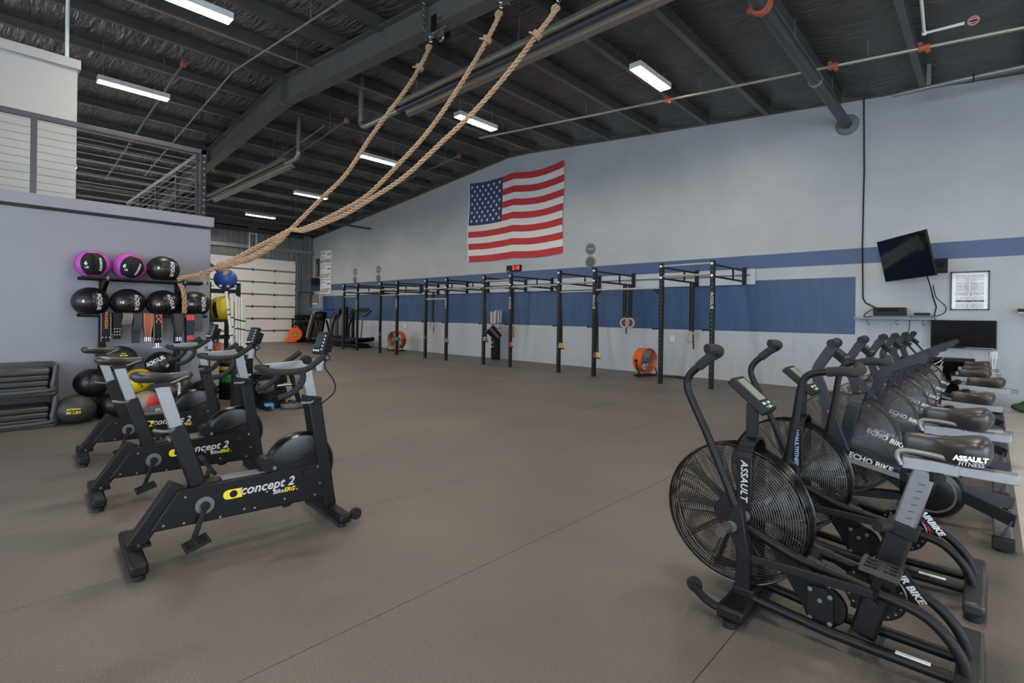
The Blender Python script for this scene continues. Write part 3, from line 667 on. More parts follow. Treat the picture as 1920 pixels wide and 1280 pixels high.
# hanging tube bands on the uprights
def band_set(x, z0, z1, cols, label, dx=0.1):
    t = thing('resistance_bands', label, 'bands', (x + dx, YP - 0.05, z0), 0, 'exercise bands hanging on rig uprights')
    M().cyl((-dx + 0.035, 0.0, 0.0), (0.05, 0.0, 0.0), 0.012, 8).obj('hook', BLK, t)
    for k, c in enumerate(cols):
        a = -0.02 + 0.035 * k; L_ = z0 - z1
        y = -0.02 - 0.012 * k
        M().tube(bez([(a * 0.4, y, 0.0), (a, y, -L_ * 0.35), (a * 1.3, y, -L_ * 0.8), (a * 1.4, y, -L_ + 0.14)], 4), 0.015, 6).obj('tube', BLKM, t)
        m = M(); a *= 1.4
        m.tube([(a, y, -L_ + 0.15), (a - 0.045, y, -L_ + 0.02), (a + 0.05, y, -L_ + 0.02), (a, y, -L_ + 0.15)], 0.013, 5)
        m.obj('strap', c, t)
        M().cyl((a - 0.055, y, -L_ + 0.02), (a + 0.06, y, -L_ + 0.02), 0.014, 8).obj('grip', BLKM, t)
BG = mat('band_green', (70, 160, 80), 0.5); BY = mat('band_yellow', (210, 190, 50), 0.5); BO = mat('band_orange', (220, 110, 50), 0.5); BP = mat('band_purple', (100, 70, 160), 0.5); BB = mat('band_blue', (50, 90, 170), 0.5); BR = mat('band_red', (200, 50, 60), 0.5); BT = mat('band_teal', (50, 160, 150), 0.5)
band_set(POSTS[2], 1.5, 0.55, [BP, BP], 'exercise bands with purple straps on the upright under the second target')
band_set(POSTS[3], 1.55, 0.45, [BG, BT], 'exercise bands with teal straps on the upright in front of the far orange fan')
band_set(POSTS[4], 1.5, 0.55, [BO, BLKM], 'exercise bands with one orange strap on the fifth upright from the far end')
band_set(POSTS[5], 1.5, 0.5, [BG, BY, BP], 'exercise bands with green, yellow and purple straps on the sixth upright')
band_set(POSTS[6], 1.7, 0.6, [BP, BY, BT, BR], 'exercise bands with four coloured straps left of the white pipe bin')
band_set(POSTS[7], 1.7, 0.5, [BR, BO], 'exercise bands with red straps on the upright under the wall clock')
band_set(POSTS[8], 1.72, 0.55, [BG, BY, BO], 'exercise bands with yellow and orange straps left of the disc target upright')
band_set(POSTS[9], 1.6, 0.4, [BR, BG, BY], 'exercise bands with red and green straps under the nearest disc target')

# gymnastic rings on straps
RINGW = mat('ring_wood', (180, 156, 122), 0.5, var=0.1, scale=20)
def rings(x, y, z, n, label, dx=0.1, side=0.0):
    t = thing('gymnastic_rings', label, 'rings', (x, y, z), 0, 'gymnastic rings hanging from the rig')
    for k in range(n):
        a = dx * k
        rg = M().lathe([(0.104 + 0.023 * math.cos(g), 0.023 * math.sin(g)) for g in [2 * PI * q / 8 for q in range(9)]], 24, (a, 0.02 * k, 0), 'y', cap=False).obj('ring', RINGW, t)
        if side: rg.data.transform(Matrix.Translation((a, 0, 0)) @ Matrix.Rotation(side, 4, 'Z') @ Matrix.Translation((-a, 0, 0)))
        for s in (-1, 1): M().bar((a + s * 0.03, 0.02 * k, 0.1), (a + s * 0.03, 0.02 * k, 2.06 - z), 0.05, 0.006, (0, 1, 0)).obj('strap', BLKM, t)
        M().box((a, 0.02 * k - 0.015, 1.0 * (1.75 - z) * 0.5 + 0.1), (0.05, 0.02, 0.05)).obj('buckle', BLKM, t)
    M().bar((0.03, 0.01, 0.05), (0.05, 0.0, -0.26), 0.03, 0.004, (0, 1, 0)).obj('loose_strap', BLKM, t)
rings(-6.29, 10.55, 1.17, 2, 'pair of pale wooden rings above the near orange fan', 0.13)
rings(-4.66, 10.55, 0.90, 1, 'single wooden ring hanging lowest, inside the last bay of the rig', 0.1, 0.9)
rings(-13.58, 10.55, 0.94, 1, 'pale wooden rings hanging far off between the fifth and sixth uprights', 0.1, 0.8)
rings(-9.93, 10.55, 0.95, 1, 'pale wooden ring behind the upright below the wall clock', 0.1, 0.5)

# orange drum fans
def drum_fan(loc, rz, r, label):
    t = thing('drum_fan', label, 'fan', loc, rz)
    w_ = r * 0.44; c = (0, 0, r + 0.09)
    M().lathe([(r, -w_), (r * 1.02, -w_), (r * 1.02, w_), (r, w_), (r * 0.98, w_ - 0.01), (r * 0.98, -w_ + 0.01), (r, -w_)], 36, c, 'y', cap=False).obj('drum', ORNG, t)
    for s in (-1, 1):
        m = M()
        for k in range(1, 9): m.ring((0, s * (w_ - 0.005), c[2]), r * k / 8.2, 0.003, 28, 4)
        for k in range(10):
            g = 2 * PI * k / 10; m.tube([(0.05 * math.cos(g), s * w_, c[2] + 0.05 * math.sin(g)), (r * math.cos(g), s * (w_ - 0.01), c[2] + r * math.sin(g))], 0.003, 4)
        m.obj('guard', GALV, t, kind='stuff')
    M().cyl((0, -0.12, c[2]), (0, 0.12, c[2]), 0.07, 14).obj('motor', STEELD, t)
    for k in range(5):
        g = 2 * PI * k / 5; e = Vector((math.cos(g), 0, math.sin(g))); p = Vector((-math.sin(g), 0, math.cos(g)))
        q = Vector(c); M().add([q + e * 0.06 - p * 0.05 + Vector((0, -.03, 0)), q + e * 0.06 + p * 0.05 + Vector((0, .03, 0)), q + e * r * 0.92 + p * r * 0.22 + Vector((0, .05, 0)), q + e * r * 0.92 - p * r * 0.22 + Vector((0, -.05, 0))], [(0, 1, 2, 3)]).obj('blade', ALUD, t)
    for s in (-1, 1):
        M().tube(bez([(s * (r + 0.03), 0, c[2]), (s * (r + 0.03), -0.05, r * 0.6), (s * (r * 0.95), -w_ * 0.9, 0.03), (s * r * 0.9, w_ * 0.9, 0.03)], 5), 0.014, 8).obj('stand_leg', BLK, t)
        M().cyl((s * (r + 0.01), 0, c[2]), (s * (r + 0.05), 0, c[2]), 0.03, 10).obj('knob', BLK, t)
    M().cyl((-r * 0.9, w_ * 0.9, 0.03), (r * 0.9, w_ * 0.9, 0.03), 0.014, 8).obj('stand_bar', BLK, t)
    M().cyl((-r * 0.9, -w_ * 0.9, 0.03), (r * 0.9, -w_ * 0.9, 0.03), 0.014, 8).obj('stand_bar', BLK, t)
drum_fan((-5.58, 10.25, 0), 1.35, 0.265, 'orange drum fan on the floor between the last two wall bays')
drum_fan((-15.3, 10.3, 0), 0.3, 0.31, 'orange drum fan on the floor behind the far rig uprights')
cb2 = M().tube(bez([(-5.35, 10.4, 0.012), (-5.0, 10.5, 0.012), (-4.75, 10.35, 0.012), (-4.6, 10.5, 0.012), (-4.9, 10.62, 0.012), (-5.1, 10.7, 0.02)], 6), 0.01, 6).obj('fan_cord', BLKM); tag(cb2, 'black fan cord lying on the floor by the wall', 'cord')

# bin of white pipes by the wall
pb = thing('pipe_bin', 'dark cylindrical bin printed with a pale emblem against the wall', 'bin', (-10.72, 10.68, 0))
M().lathe([(0.13, 0), (0.135, 0.01), (0.135, 0.8), (0.12, 0.8), (0.12, 0.02)], 24, cap=False).obj('body', BLKM, pb)
def eagle(parent, mtx, s, m):
    b = M()
    for sgn in (-1, 1):
        for k in range(4):
            a = 0.25 + 0.22 * k
            b.add([mtx @ Vector((sgn * 0.06 * s, (0.05 * k - 0.15) * s, 0)), mtx @ Vector((sgn * (0.1 + 0.05 * k) * s, (0.02 * k - 0.12) * s, 0)), mtx @ Vector((sgn * (0.42 + 0.06 * k) * s, (0.05 + 0.12 * k) * s, 0)), mtx @ Vector((sgn * (0.30 + 0.05 * k) * s, (0.07 + 0.12 * k) * s, 0))], [(0, 1, 2, 3)])
    b.add([mtx @ Vector(p) for p in ((-0.08 * s, 0, 0), (0, -0.4 * s, 0), (0.08 * s, 0, 0), (0.03 * s, 0.12 * s, 0), (-0.05 * s, 0.12 * s, 0))], [(0, 1, 2, 3, 4)])
    return b.obj('emblem', m, parent, smooth=False)
eagle(pb, basis((-0.03, -0.1365, 0.5), (1, 0, 0), (0, 0, 1)), 0.13, WHT)
text('lettering', 'CROSSFIT', 0.045, WHT, pb, basis((-0.03, -0.138, 0.38), (1, 0, 0), (0, 0, 1)))
def pipe_cluster(cx, cy, n, z0, z1, rr, tilt, label, group, r_=0.017, spread=1.0):
    rank = sorted(range(n), key=lambda k: rr * (1 if k % 3 else 0.45) * math.cos(2 * PI * k / n + 0.4))
    for k in range(n):
        g = 2 * PI * k / n + 0.4; q = rr * (1 if k % 3 else 0.45)
        x, y = q * math.cos(g), q * math.sin(g); h = z1 + 0.06 * (rnd.random() - 0.5)
        o = thing('plastic_pipe', '%s white plastic pipe from the left in the bin by the flag wall' % ('first', 'second', 'third', 'fourth', 'fifth', 'sixth', 'seventh', 'eighth', 'ninth')[rank.index(k)], 'pipe', (cx + x, cy + y, z0), 0, group)
        ex, ey = x * spread + tilt[0], y * spread + tilt[1]
        M().tube([(0, 0, 0), (ex, ey, h - z0)], r_, 10).obj('tube', PVC, o)
        for f in (0.62, 0.72): M().tube([(ex * f, ey * f, (h - z0) * f), (ex * (f + 0.02), ey * (f + 0.02), (h - z0) * (f + 0.02))], r_ + 0.001, 10).obj('tape_band', BLKM, o)
pipe_cluster(-10.72, 10.68, 9, 0.03, 1.44, 0.085, (0, 0), 'white plastic pipe standing in the dark emblem bin by the wall', 'white pipes in the bin by the flag wall', 0.02, 0.9)
# black bucket bag hanging on the rig
bk = thing('hanging_bucket', 'black bucket with pale printed lid hanging on the upright below the clock', 'bucket', (-9.12, YP - 0.05, 0.72))
mt = Matrix.Rotation(math.radians(-38), 4, 'Y') @ Matrix.Rotation(math.radians(25), 4, 'X')
M().lathe([(0.11, 0), (0.14, 0.34), (0.13, 0.34), (0.1, 0.02)], 24, cap=False).xform(mt).obj('body', BLKG, bk)
M().lathe([(0.145, 0.34), (0.15, 0.345), (0.15, 0.365), (0.0, 0.37)], 24, cap=False).xform(mt).obj('lid', mat('printed_lid', (120, 122, 124), 0.5, var=0.5, scale=30), bk)
M().tube([mt @ Vector((0.142 * math.cos(g), 0.142 * math.sin(g), 0.3 + 0.2 * abs(math.sin(g)))) for g in [PI * q / 8 for q in range(9)]], 0.004, 5).obj('bail', ALU, bk)

# ================================================================ flag
def flag_mat():
    m = bpy.data.materials.new('flag_cloth'); m.use_nodes = True
    return m
FRED = mat('flag_red', (178, 48, 52), 0.75, bump=0.12, bscale=500); FWHT = mat('flag_white', (216, 214, 208), 0.75, bump=0.12, bscale=500); FBLU = mat('flag_blue', (46, 58, 98), 0.75, bump=0.12, bscale=500)
fw, fh = 3.86, 2.53
def fold(u, v):
    """bulge of the cloth away from the wall: u along the fly, v down"""
    return 0.02 + 0.05 * v * (0.6 + 0.4 * math.sin(5.5 * u + 2.2 * v)) * math.sin(PI * min(1, u * 1.0 + 0.02)) + 0.014 * math.sin(26 * u - 9 * v) * (0.3 + v) * 0.6 + 0.012 * math.sin(40 * u + 17 * v) * max(0, v - 0.55)
def droop(u): return 0.07 * (math.sin(PI * min(u / 0.52, 1)) * (u < 0.52) + math.sin(PI * max(0, (u - 0.52) / 0.48)) * (u >= 0.52) * 1.5)
FT = thing('flag', 'large red, white and blue flag with stars pinned to the wall', 'flag', (-12.32, Y1, 3.02))
def fp(u, v, e=0.0): return (fw * u + 0.02 * math.sin(7 * v), -fold(u, v) - e, fh * (1 - v) - droop(u) * (1 - 0.55 * v))
NU = 72
for k in range(13):
    m = M(); v0, v1 = k / 13, (k + 1) / 13; u0 = 0.4 if k < 7 else 0.012; vs = []
    for j in range(5):
        for i in range(NU + 1): vs.append(fp(u0 + (1 - u0) * i / NU, v0 + (v1 - v0) * j / 4))
    m.add(vs, [(j * (NU + 1) + i, (j + 1) * (NU + 1) + i, (j + 1) * (NU + 1) + i + 1, j * (NU + 1) + i + 1) for j in range(4) for i in range(NU)])
    m.obj('stripe', FRED if k % 2 == 0 else FWHT, FT, ang=80)
m = M(); vs = []
for j in range(29):
    for i in range(31): vs.append(fp(0.012 + 0.388 * i / 30, 7 / 13 * j / 28))
m.add(vs, [(j * 31 + i, (j + 1) * 31 + i, (j + 1) * 31 + i + 1, j * 31 + i + 1) for j in range(28) for i in range(30)]); CAN = m.obj('canton', FBLU, FT, ang=80)
m = M(); vs = []
for j in range(31):
    for i in range(2): vs.append(fp(0.012 * i, j / 30))
m.add(vs, [(j * 2, j * 2 + 2, j * 2 + 3, j * 2 + 1) for j in range(30)]); m.obj('hem', FWHT, FT, ang=80)
for r_ in range(9):
    n_ = 6 if r_ % 2 == 0 else 5
    for c_ in range(n_):
        u = 0.012 + 0.388 * ((2 * c_ + 1 + (r_ % 2)) / 12); v = 7 / 13 * (r_ + 1) / 10; P = []
        for q in range(10):
            R_ = 0.066 if q % 2 == 0 else 0.027; g = PI / 2 + q * PI / 5
            P.append(fp(u + R_ * math.cos(g) / fw, v - R_ * math.sin(g) / fh, 0.004))
        cx = fp(u, v, 0.004); M().add([cx] + P, [(0, q + 1, (q + 1) % 10 + 1) for q in range(10)]).obj('star', FWHT, CAN, smooth=False)
for u, v in ((0.0, 0.0), (0.52, 0.0), (1.0, 0.0), (0.0, 1.0), (1.0, 1.0)):
    p = fp(u, v); M().cyl((p[0], 0, p[2]), (p[0], p[1] - 0.012, p[2]), 0.018, 8).obj('pin', WHT, FT)

# ================================================================ things on the flag wall
ck = thing('wall_clock', 'black digital wall clock with red digits under the flag', 'clock', (-10.25, Y1, 2.7))
M().box((0, -0.03, 0), (0.56, 0.06, 0.19)).obj('case', TVF, ck, bev=0.005)
LEDR = mat('red_led', (255, 60, 50), 0.5, emit=(255, 50, 40), es=3.0)
text('digits', '2:18', 0.16, LEDR, ck, basis((0.1, -0.0615, 0.01), (1, 0, 0), (0, 0, 1)), space=1.05)
text('brand_lettering', 'ROGUE', 0.035, WHT, ck, basis((-0.2, -0.0615, -0.075), (1, 0, 0), (0, 0, 1)))
# tilted television
tv = thing('wall_television', 'flat television tilted and swivelled on a wall arm above the audio shelf', 'television', (-0.62, Y1, 2.2))
Bt = basis((-0.393, -0.715, 0.12), (0.598, -0.802, 0.012), (-0.159, -0.141, 0.977))
M().box((0, 0, 0), (1.21, 0.70, 0.03)).xform(Bt).obj('bezel', TVF, tv, bev=0.006)
M().box((0, 0.008, 0.0155), (1.19, 0.665, 0.004)).xform(Bt).obj('screen', TVG, tv)
M().box((0, -0.03, -0.035), (0.7, 0.42, 0.05)).xform(Bt).obj('back_cover', TVF, tv)
M().tube([Bt @ Vector((0.0, 0, -0.05)), Bt @ Vector((0.0, 0, -0.12)), (0.06, -0.3, 0.03), (0.02, -0.05, 0.02)], 0.022, 8).obj('arm', BLK, tv)
M().box((0.02, -0.02, 0.02), (0.16, 0.04, 0.24)).box((-0.02, -0.08, 0.09), (0.2, 0.03, 0.05)).box((-0.02, -0.08, -0.04), (0.2, 0.03, 0.05)).obj('wall_plate', BLK, tv)
M().tube(bez([Bt @ Vector((0.3, -0.3, -0.06)), (-0.1, -0.2, -0.35), (-0.08, -0.03, -0.5), (-0.04, -0.02, -0.65), (-0.05, -0.02, -0.72), (-0.06, -0.04, -0.82)], 6), 0.009, 6).obj('cable', BLKM, tv)
M().tube(bez([(-0.08, -0.1, -0.3), (-0.04, -0.02, -0.5), (0.08, -0.02, -0.65), (0.06, -0.02, -0.76), (-0.06, -0.05, -0.82)], 6), 0.006, 6).obj('cable', BLKM, tv)
t2 = thing('wall_television', 'low black television on the wall behind the far bike seats', 'television', (-0.325, Y1, 1.1))
M().box((0, -0.07, 0), (0.79, 0.05, 0.45)).obj('bezel', TVF, t2, bev=0.005); M().box((0, -0.0965, 0.01), (0.765, 0.004, 0.405)).obj('screen', TV, t2)
M().box((0, -0.025, 0), (0.3, 0.05, 0.25)).obj('wall_mount', BLK, t2); M().box((0.2, -0.097, -0.212), (0.35, 0.003, 0.01)).obj('trim_strip', ALU, t2)
sh = thing('audio_shelf', 'grey wall shelf with hooks underneath carrying audio gear', 'shelf', (-1.21, Y1, 1.34))
M().box((0, -0.15, 0.0), (1.1, 0.3, 0.035)).obj('board', mat('shelf_grey', (120, 128, 138), 0.5), sh, bev=0.003)
for x in (-0.35, 0.05, 0.4): M().tube(bez([(x, -0.2, -0.02), (x - 0.015, -0.2, -0.07), (x + 0.005, -0.2, -0.11), (x + 0.025, -0.2, -0.08)], 4), 0.004, 6).obj('hook', BLK, sh)
M().tube(bez([(0.22, -0.16, -0.02), (0.2, -0.05, -0.2), (0.16, -0.03, -0.4), (0.13, -0.02, -0.6)], 5), 0.005, 5).obj('cable', BLKM, sh)
rc = thing('audio_receiver', 'black audio receiver with knobs on the wall shelf', 'receiver', (-1.26, Y1 - 0.16, 1.358))
M().box((0, 0, 0.10), (0.44, 0.28, 0.14)).obj('case', TVF, rc, bev=0.006); M().box((0.0, -0.142, 0.12), (0.3, 0.004, 0.05)).obj('display', TV, rc)
for x, r_ in ((-0.17, 0.022), (0.16, 0.032)): M().cyl((x, -0.14, 0.11), (x, -0.165, 0.11), r_, 14).obj('knob', BLK, rc)
M().box((0.02, 0, 0.015), (0.55, 0.26, 0.03)).obj('lower_unit', mat('slate_case', (72, 82, 98), 0.4), rc)
ro = thing('small_mixer', 'small black audio box with knobs at the right end of the shelf', 'audio box', (-0.82, Y1 - 0.17, 1.358))
M().box((0, 0, 0.02), (0.28, 0.18, 0.035)).obj('base', mat('slate_case', (72, 82, 98), 0.4), ro); M().box((-0.01, 0.02, 0.06), (0.2, 0.1, 0.045)).obj('case', TVF, ro)
for x in (-0.08, -0.03, 0.02, 0.07): M().cyl((x, -0.03, 0.06), (x, -0.045, 0.06), 0.012, 8).obj('knob', BLK, ro)
lp = M().tube(bez([(-1.5, Y1 - 0.2, 1.37), (-1.62, Y1 - 0.22, 1.37), (-1.58, Y1 - 0.15, 1.45), (-1.45, Y1 - 0.1, 1.52), (-1.4, Y1 - 0.12, 1.46), (-1.5, Y1 - 0.18, 1.38)], 5), 0.008, 6).obj('coiled_cable', BLKM); tag(lp, 'loop of black cable at the left end of the audio shelf', 'cable')
po = thing('framed_poster', 'black framed white poster of gym mottos beside the tilted television', 'poster', (-0.25, Y1, 1.8))
for a, b, c, d in ((0, 0.3, 0.47, 0.02), (0, -0.3, 0.47, 0.02), (-0.225, 0, 0.02, 0.62), (0.225, 0, 0.02, 0.62)): M().box((a, -0.015, b), (c, 0.03, d)).obj('frame', BLKG, po)
M().box((0, -0.008, 0), (0.45, 0.01, 0.6)).obj('print', mat('poster_paper', (226, 226, 226), 0.3, coat=0.6), po)
INK = mat('ink', (50, 50, 54), 0.6)
rows = [('EAT MEAT & VEGETABLES', 0.235, 0.026, 0, 0.34), ('NUTS & SEEDS  SOME FRUIT', 0.20, 0.02, 0, 0.34), ('LITTLE STARCH NO SUGAR', 0.17, 0.02, 0, 0.34), ('DEADLIFT', 0.125, 0.028, -1, 0.155), ('CLEAN SQUAT', 0.095, 0.026, -1, 0.155), ('PRESSES', 0.065, 0.032, -1, 0.155), ('CLEAN & JERK', 0.035, 0.026, -1, 0.155), ('SNATCH', 0.005, 0.034, -1, 0.155),
        ('PULL-UPS', 0.12, 0.026, 1, 0.155), ('DIPS ROPE CLIMB', 0.09, 0.022, 1, 0.155), ('PUSH-UPS SIT-UPS', 0.06, 0.022, 1, 0.155), ('PRESSES TO', 0.035, 0.022, 1, 0.155), ('SPLITS  HOLDS', 0.005, 0.026, 1, 0.155),
        ('BIKE RUN SWIM ROW SKI', -0.03, 0.02, 0, 0.34), ('HARD & FAST', -0.06, 0.042, 0, 0.34), ('FIVE OR SIX DAYS PER WEEK', -0.105, 0.018, 0, 0.34), ('AS CREATIVITY WILL ALLOW', -0.13, 0.018, 0, 0.34), ('KEEP WORKOUTS', -0.215, 0.022, -1, 0.155), ('SHORT &', -0.24, 0.024, -1, 0.155), ('INTENSE', -0.265, 0.026, -1, 0.155), ('REGULARLY LEARN', -0.215, 0.022, 1, 0.155), ('AND PLAY', -0.24, 0.024, 1, 0.155), ('NEW SPORTS', -0.265, 0.026, 1, 0.155)]
for body, z, s, side, wd in rows:
    t_ = text('lettering', body, s * 1.25, INK, po, Matrix.Identity(4), ext=0.0003)
    xs = [v.co.x for v in t_.data.vertices]; k = wd / (max(xs) - min(xs))
    t_.data.transform(basis((side * 0.088, -0.0145, z), (1, 0, 0), (0, 0, 1)) @ Matrix.Diagonal((k, 1, 1, 1)))
M().box((0, -0.0142, -0.165), (0.34, 0.001, 0.034)).obj('ink_band', INK, po)
text('lettering', 'ROUTINE IS THE ENEMY.', 0.032, WHITEP, po, basis((0, -0.0155, -0.165), (1, 0, 0), (0, 0, 1)), ext=0.0003)
for x, z, lab in ((-5.28, 0.84, 'white wall outlet right of the near orange fan'), (-15.77, 0.89, 'white wall outlet left of the far orange fan')):
    t = thing('wall_outlet', lab, 'outlet', (x, Y1, z)); M().box((0, -0.004, 0), (0.09, 0.008, 0.13)).obj('plate', WHITEP, t, bev=0.003); M().box((0, -0.009, 0), (0.04, 0.004, 0.08)).obj('socket', GRYP, t)
t = thing('power_outlet', 'white power outlet with two hanging plugs under the low television', 'outlet', (0.04, Y1, 0.78))
M().box((0, -0.01, 0), (0.09, 0.02, 0.12)).obj('plate', WHITEP, t, bev=0.003)
for k, dx in ((0, -0.015), (1, 0.02)): M().tube(bez([(dx, -0.03, 0.02), (dx, -0.05, -0.1), (dx - 0.02 * k, -0.05, -0.3), (-0.06 + 0.04 * k, -0.06, -0.42)], 5), 0.009, 6).obj('plug_cord', WHITEP, t)
t = thing('wall_bracket_shelf', 'dark shelf with pale edge at the right edge of the flag wall', 'shelf', (0.52, Y1, 1.46))
M().box((0, -0.12, 0.02), (0.45, 0.24, 0.05)).obj('board', BLK, t); M().box((0, -0.245, -0.015), (0.45, 0.01, 0.025)).obj('edge_strip', ALU, t)
# athlete boards at the far end of the flag wall
for i, (z, nm, s1) in enumerate(((3.83, 'HAYWARD', 'AUDREY'), (3.17, 'BLODGETT', 'ALEX'), (2.5, 'BLODGETT', 'AMY'))):
    t = thing('name_board', ('topmost of three white name boards at the far end of the wall', 'middle one of three white name boards at the far end of the wall', 'lowest white name board, just above the blue rectangle')[i], 'sign', (-21.93, Y1, z))
    M().box((0, -0.02, 0), (1.0, 0.04, 0.63)).obj('board', WHITEP, t, bev=0.004)
    text('lettering', nm, 0.25, INK, t, basis((0, -0.0415, -0.17), (1, 0, 0), (0, 0, 1)), wide=0.78 if len(nm) < 8 else 0.68, bold=0.004)
    text('lettering', s1, 0.08, INK, t, basis((-0.3, -0.0415, 0.02), (1, 0, 0), (0, 0, 1)))
    text('lettering', 'CROSSFIT', 0.1, INK, t, basis((-0.24, -0.0415, 0.2), (1, 0, 0), (0, 0, 1)))
    text('lettering', 'GAMES', 0.09, INK, t, basis((0.3, -0.0415, 0.13), (1, 0, 0), (0, 0, 1)), bold=0.004)
t = thing('dark_banner', 'narrow dark banner with white lettering left of the name boards', 'sign', (-22.74, Y1, 3.42))
M().box((0, -0.02, 0), (0.32, 0.03, 0.82)).obj('board', mat('banner_green', (44, 56, 56), 0.6), t); text('lettering', 'MURRAY', 0.13, WHT, t, basis((-0.02, -0.0365, -0.1), (0, 0, 1), (-1, 0, 0)))
t = thing('wall_speaker', 'small black loudspeaker on a bracket in the far corner', 'speaker', (-22.6, Y1 - 0.2, 2.75)); M().box((0, 0, 0), (0.3, 0.24, 0.34)).obj('cabinet', BLKM, t, bev=0.01); M().box((0, -0.121, 0), (0.26, 0.004, 0.3)).obj('grille', BLK, t); M().bar((0, 0.1, 0), (0, 0.2, 0), 0.06, 0.06).obj('bracket', BLK, t)

# ================================================================ stationary bikes with boxed flywheel (left row)
def saddle(m, c, L_, W, H_, nose=0.32, rot=0.0):
    """bicycle saddle: nose toward +x, c = centre of the top"""
    n = 22; secs = []
    for i in range(n + 1):
        t = i / n; x = -L_ / 2 + L_ * t
        w = W * (0.18 + 0.82 * (1 - 1 / (1 + math.exp(-(t - 0.46) * 13)))) * math.sqrt(max(0.04, 1 - (1 - min(1, (t + 0.01) / 0.2)) ** 2))
        if t > 0.94: w *= (1 - (t - 0.94) / 0.06 * 0.55)
        zc = 0.007 * math.cos((t - 0.02) * 5.5) - 0.008 * (t > 0.8) * (t - 0.8) * 5
        ee = math.sqrt(max(0.03, 1 - (1 - min(1, (t + 0.01) / 0.16)) ** 2)) * math.sqrt(max(0.05, 1 - (max(0, t - 0.94) / 0.062) ** 2)); h = H_ * (0.72 + 0.28 * (1 - t)) * ee
        secs.append((x, w / 2, zc, h))
    K = 14; vs = []
    for x, w, zc, h in secs:
        for k in range(K):
            g = 2 * PI * k / K; cy, sz = math.cos(g), math.sin(g)
            yy = w * (abs(cy) ** 0.75) * (1 if cy >= 0 else -1)
            zz = (h * 0.42 * abs(sz) ** 0.8 if sz >= 0 else -h * 0.75 * abs(sz) ** 0.6)
            p = Vector((x, yy, zc + zz)); p.rotate(Quaternion((0, 1, 0), rot)); vs.append(Vector(c) + p)
    fs = [(i * K + k, (i + 1) * K + k, (i + 1) * K + (k + 1) % K, i * K + (k + 1) % K) for i in range(n) for k in range(K)]
    fs += [tuple(range(K)), tuple(n * K + k for k in range(K - 1, -1, -1))]
    return m.add(vs, fs)
def pedal(m, c, w=0.1, l=0.1, rot=None):
    """cage pedal, long axis along y, c at its centre"""
    R_ = rot or Matrix.Identity(3)
    q = M()
    for x in (-l / 2, l / 2): q.bar((x, -w / 2, 0), (x, w / 2, 0), 0.012, 0.022)
    for y in (-w / 2, -w / 6, w / 6, w / 2): q.bar((-l / 2, y, 0), (l / 2, y, 0), 0.008, 0.018)
    q.cyl((0, -w / 2, 0), (0, w / 2, 0), 0.012, 8)
    for y in (-w / 4, w / 4): q.ring((0, y, 0), 0.024, 0.005, 12, 5, 'z')
    return m.add([Vector(c) + R_ @ Vector(p) for p in q.v], q.f)
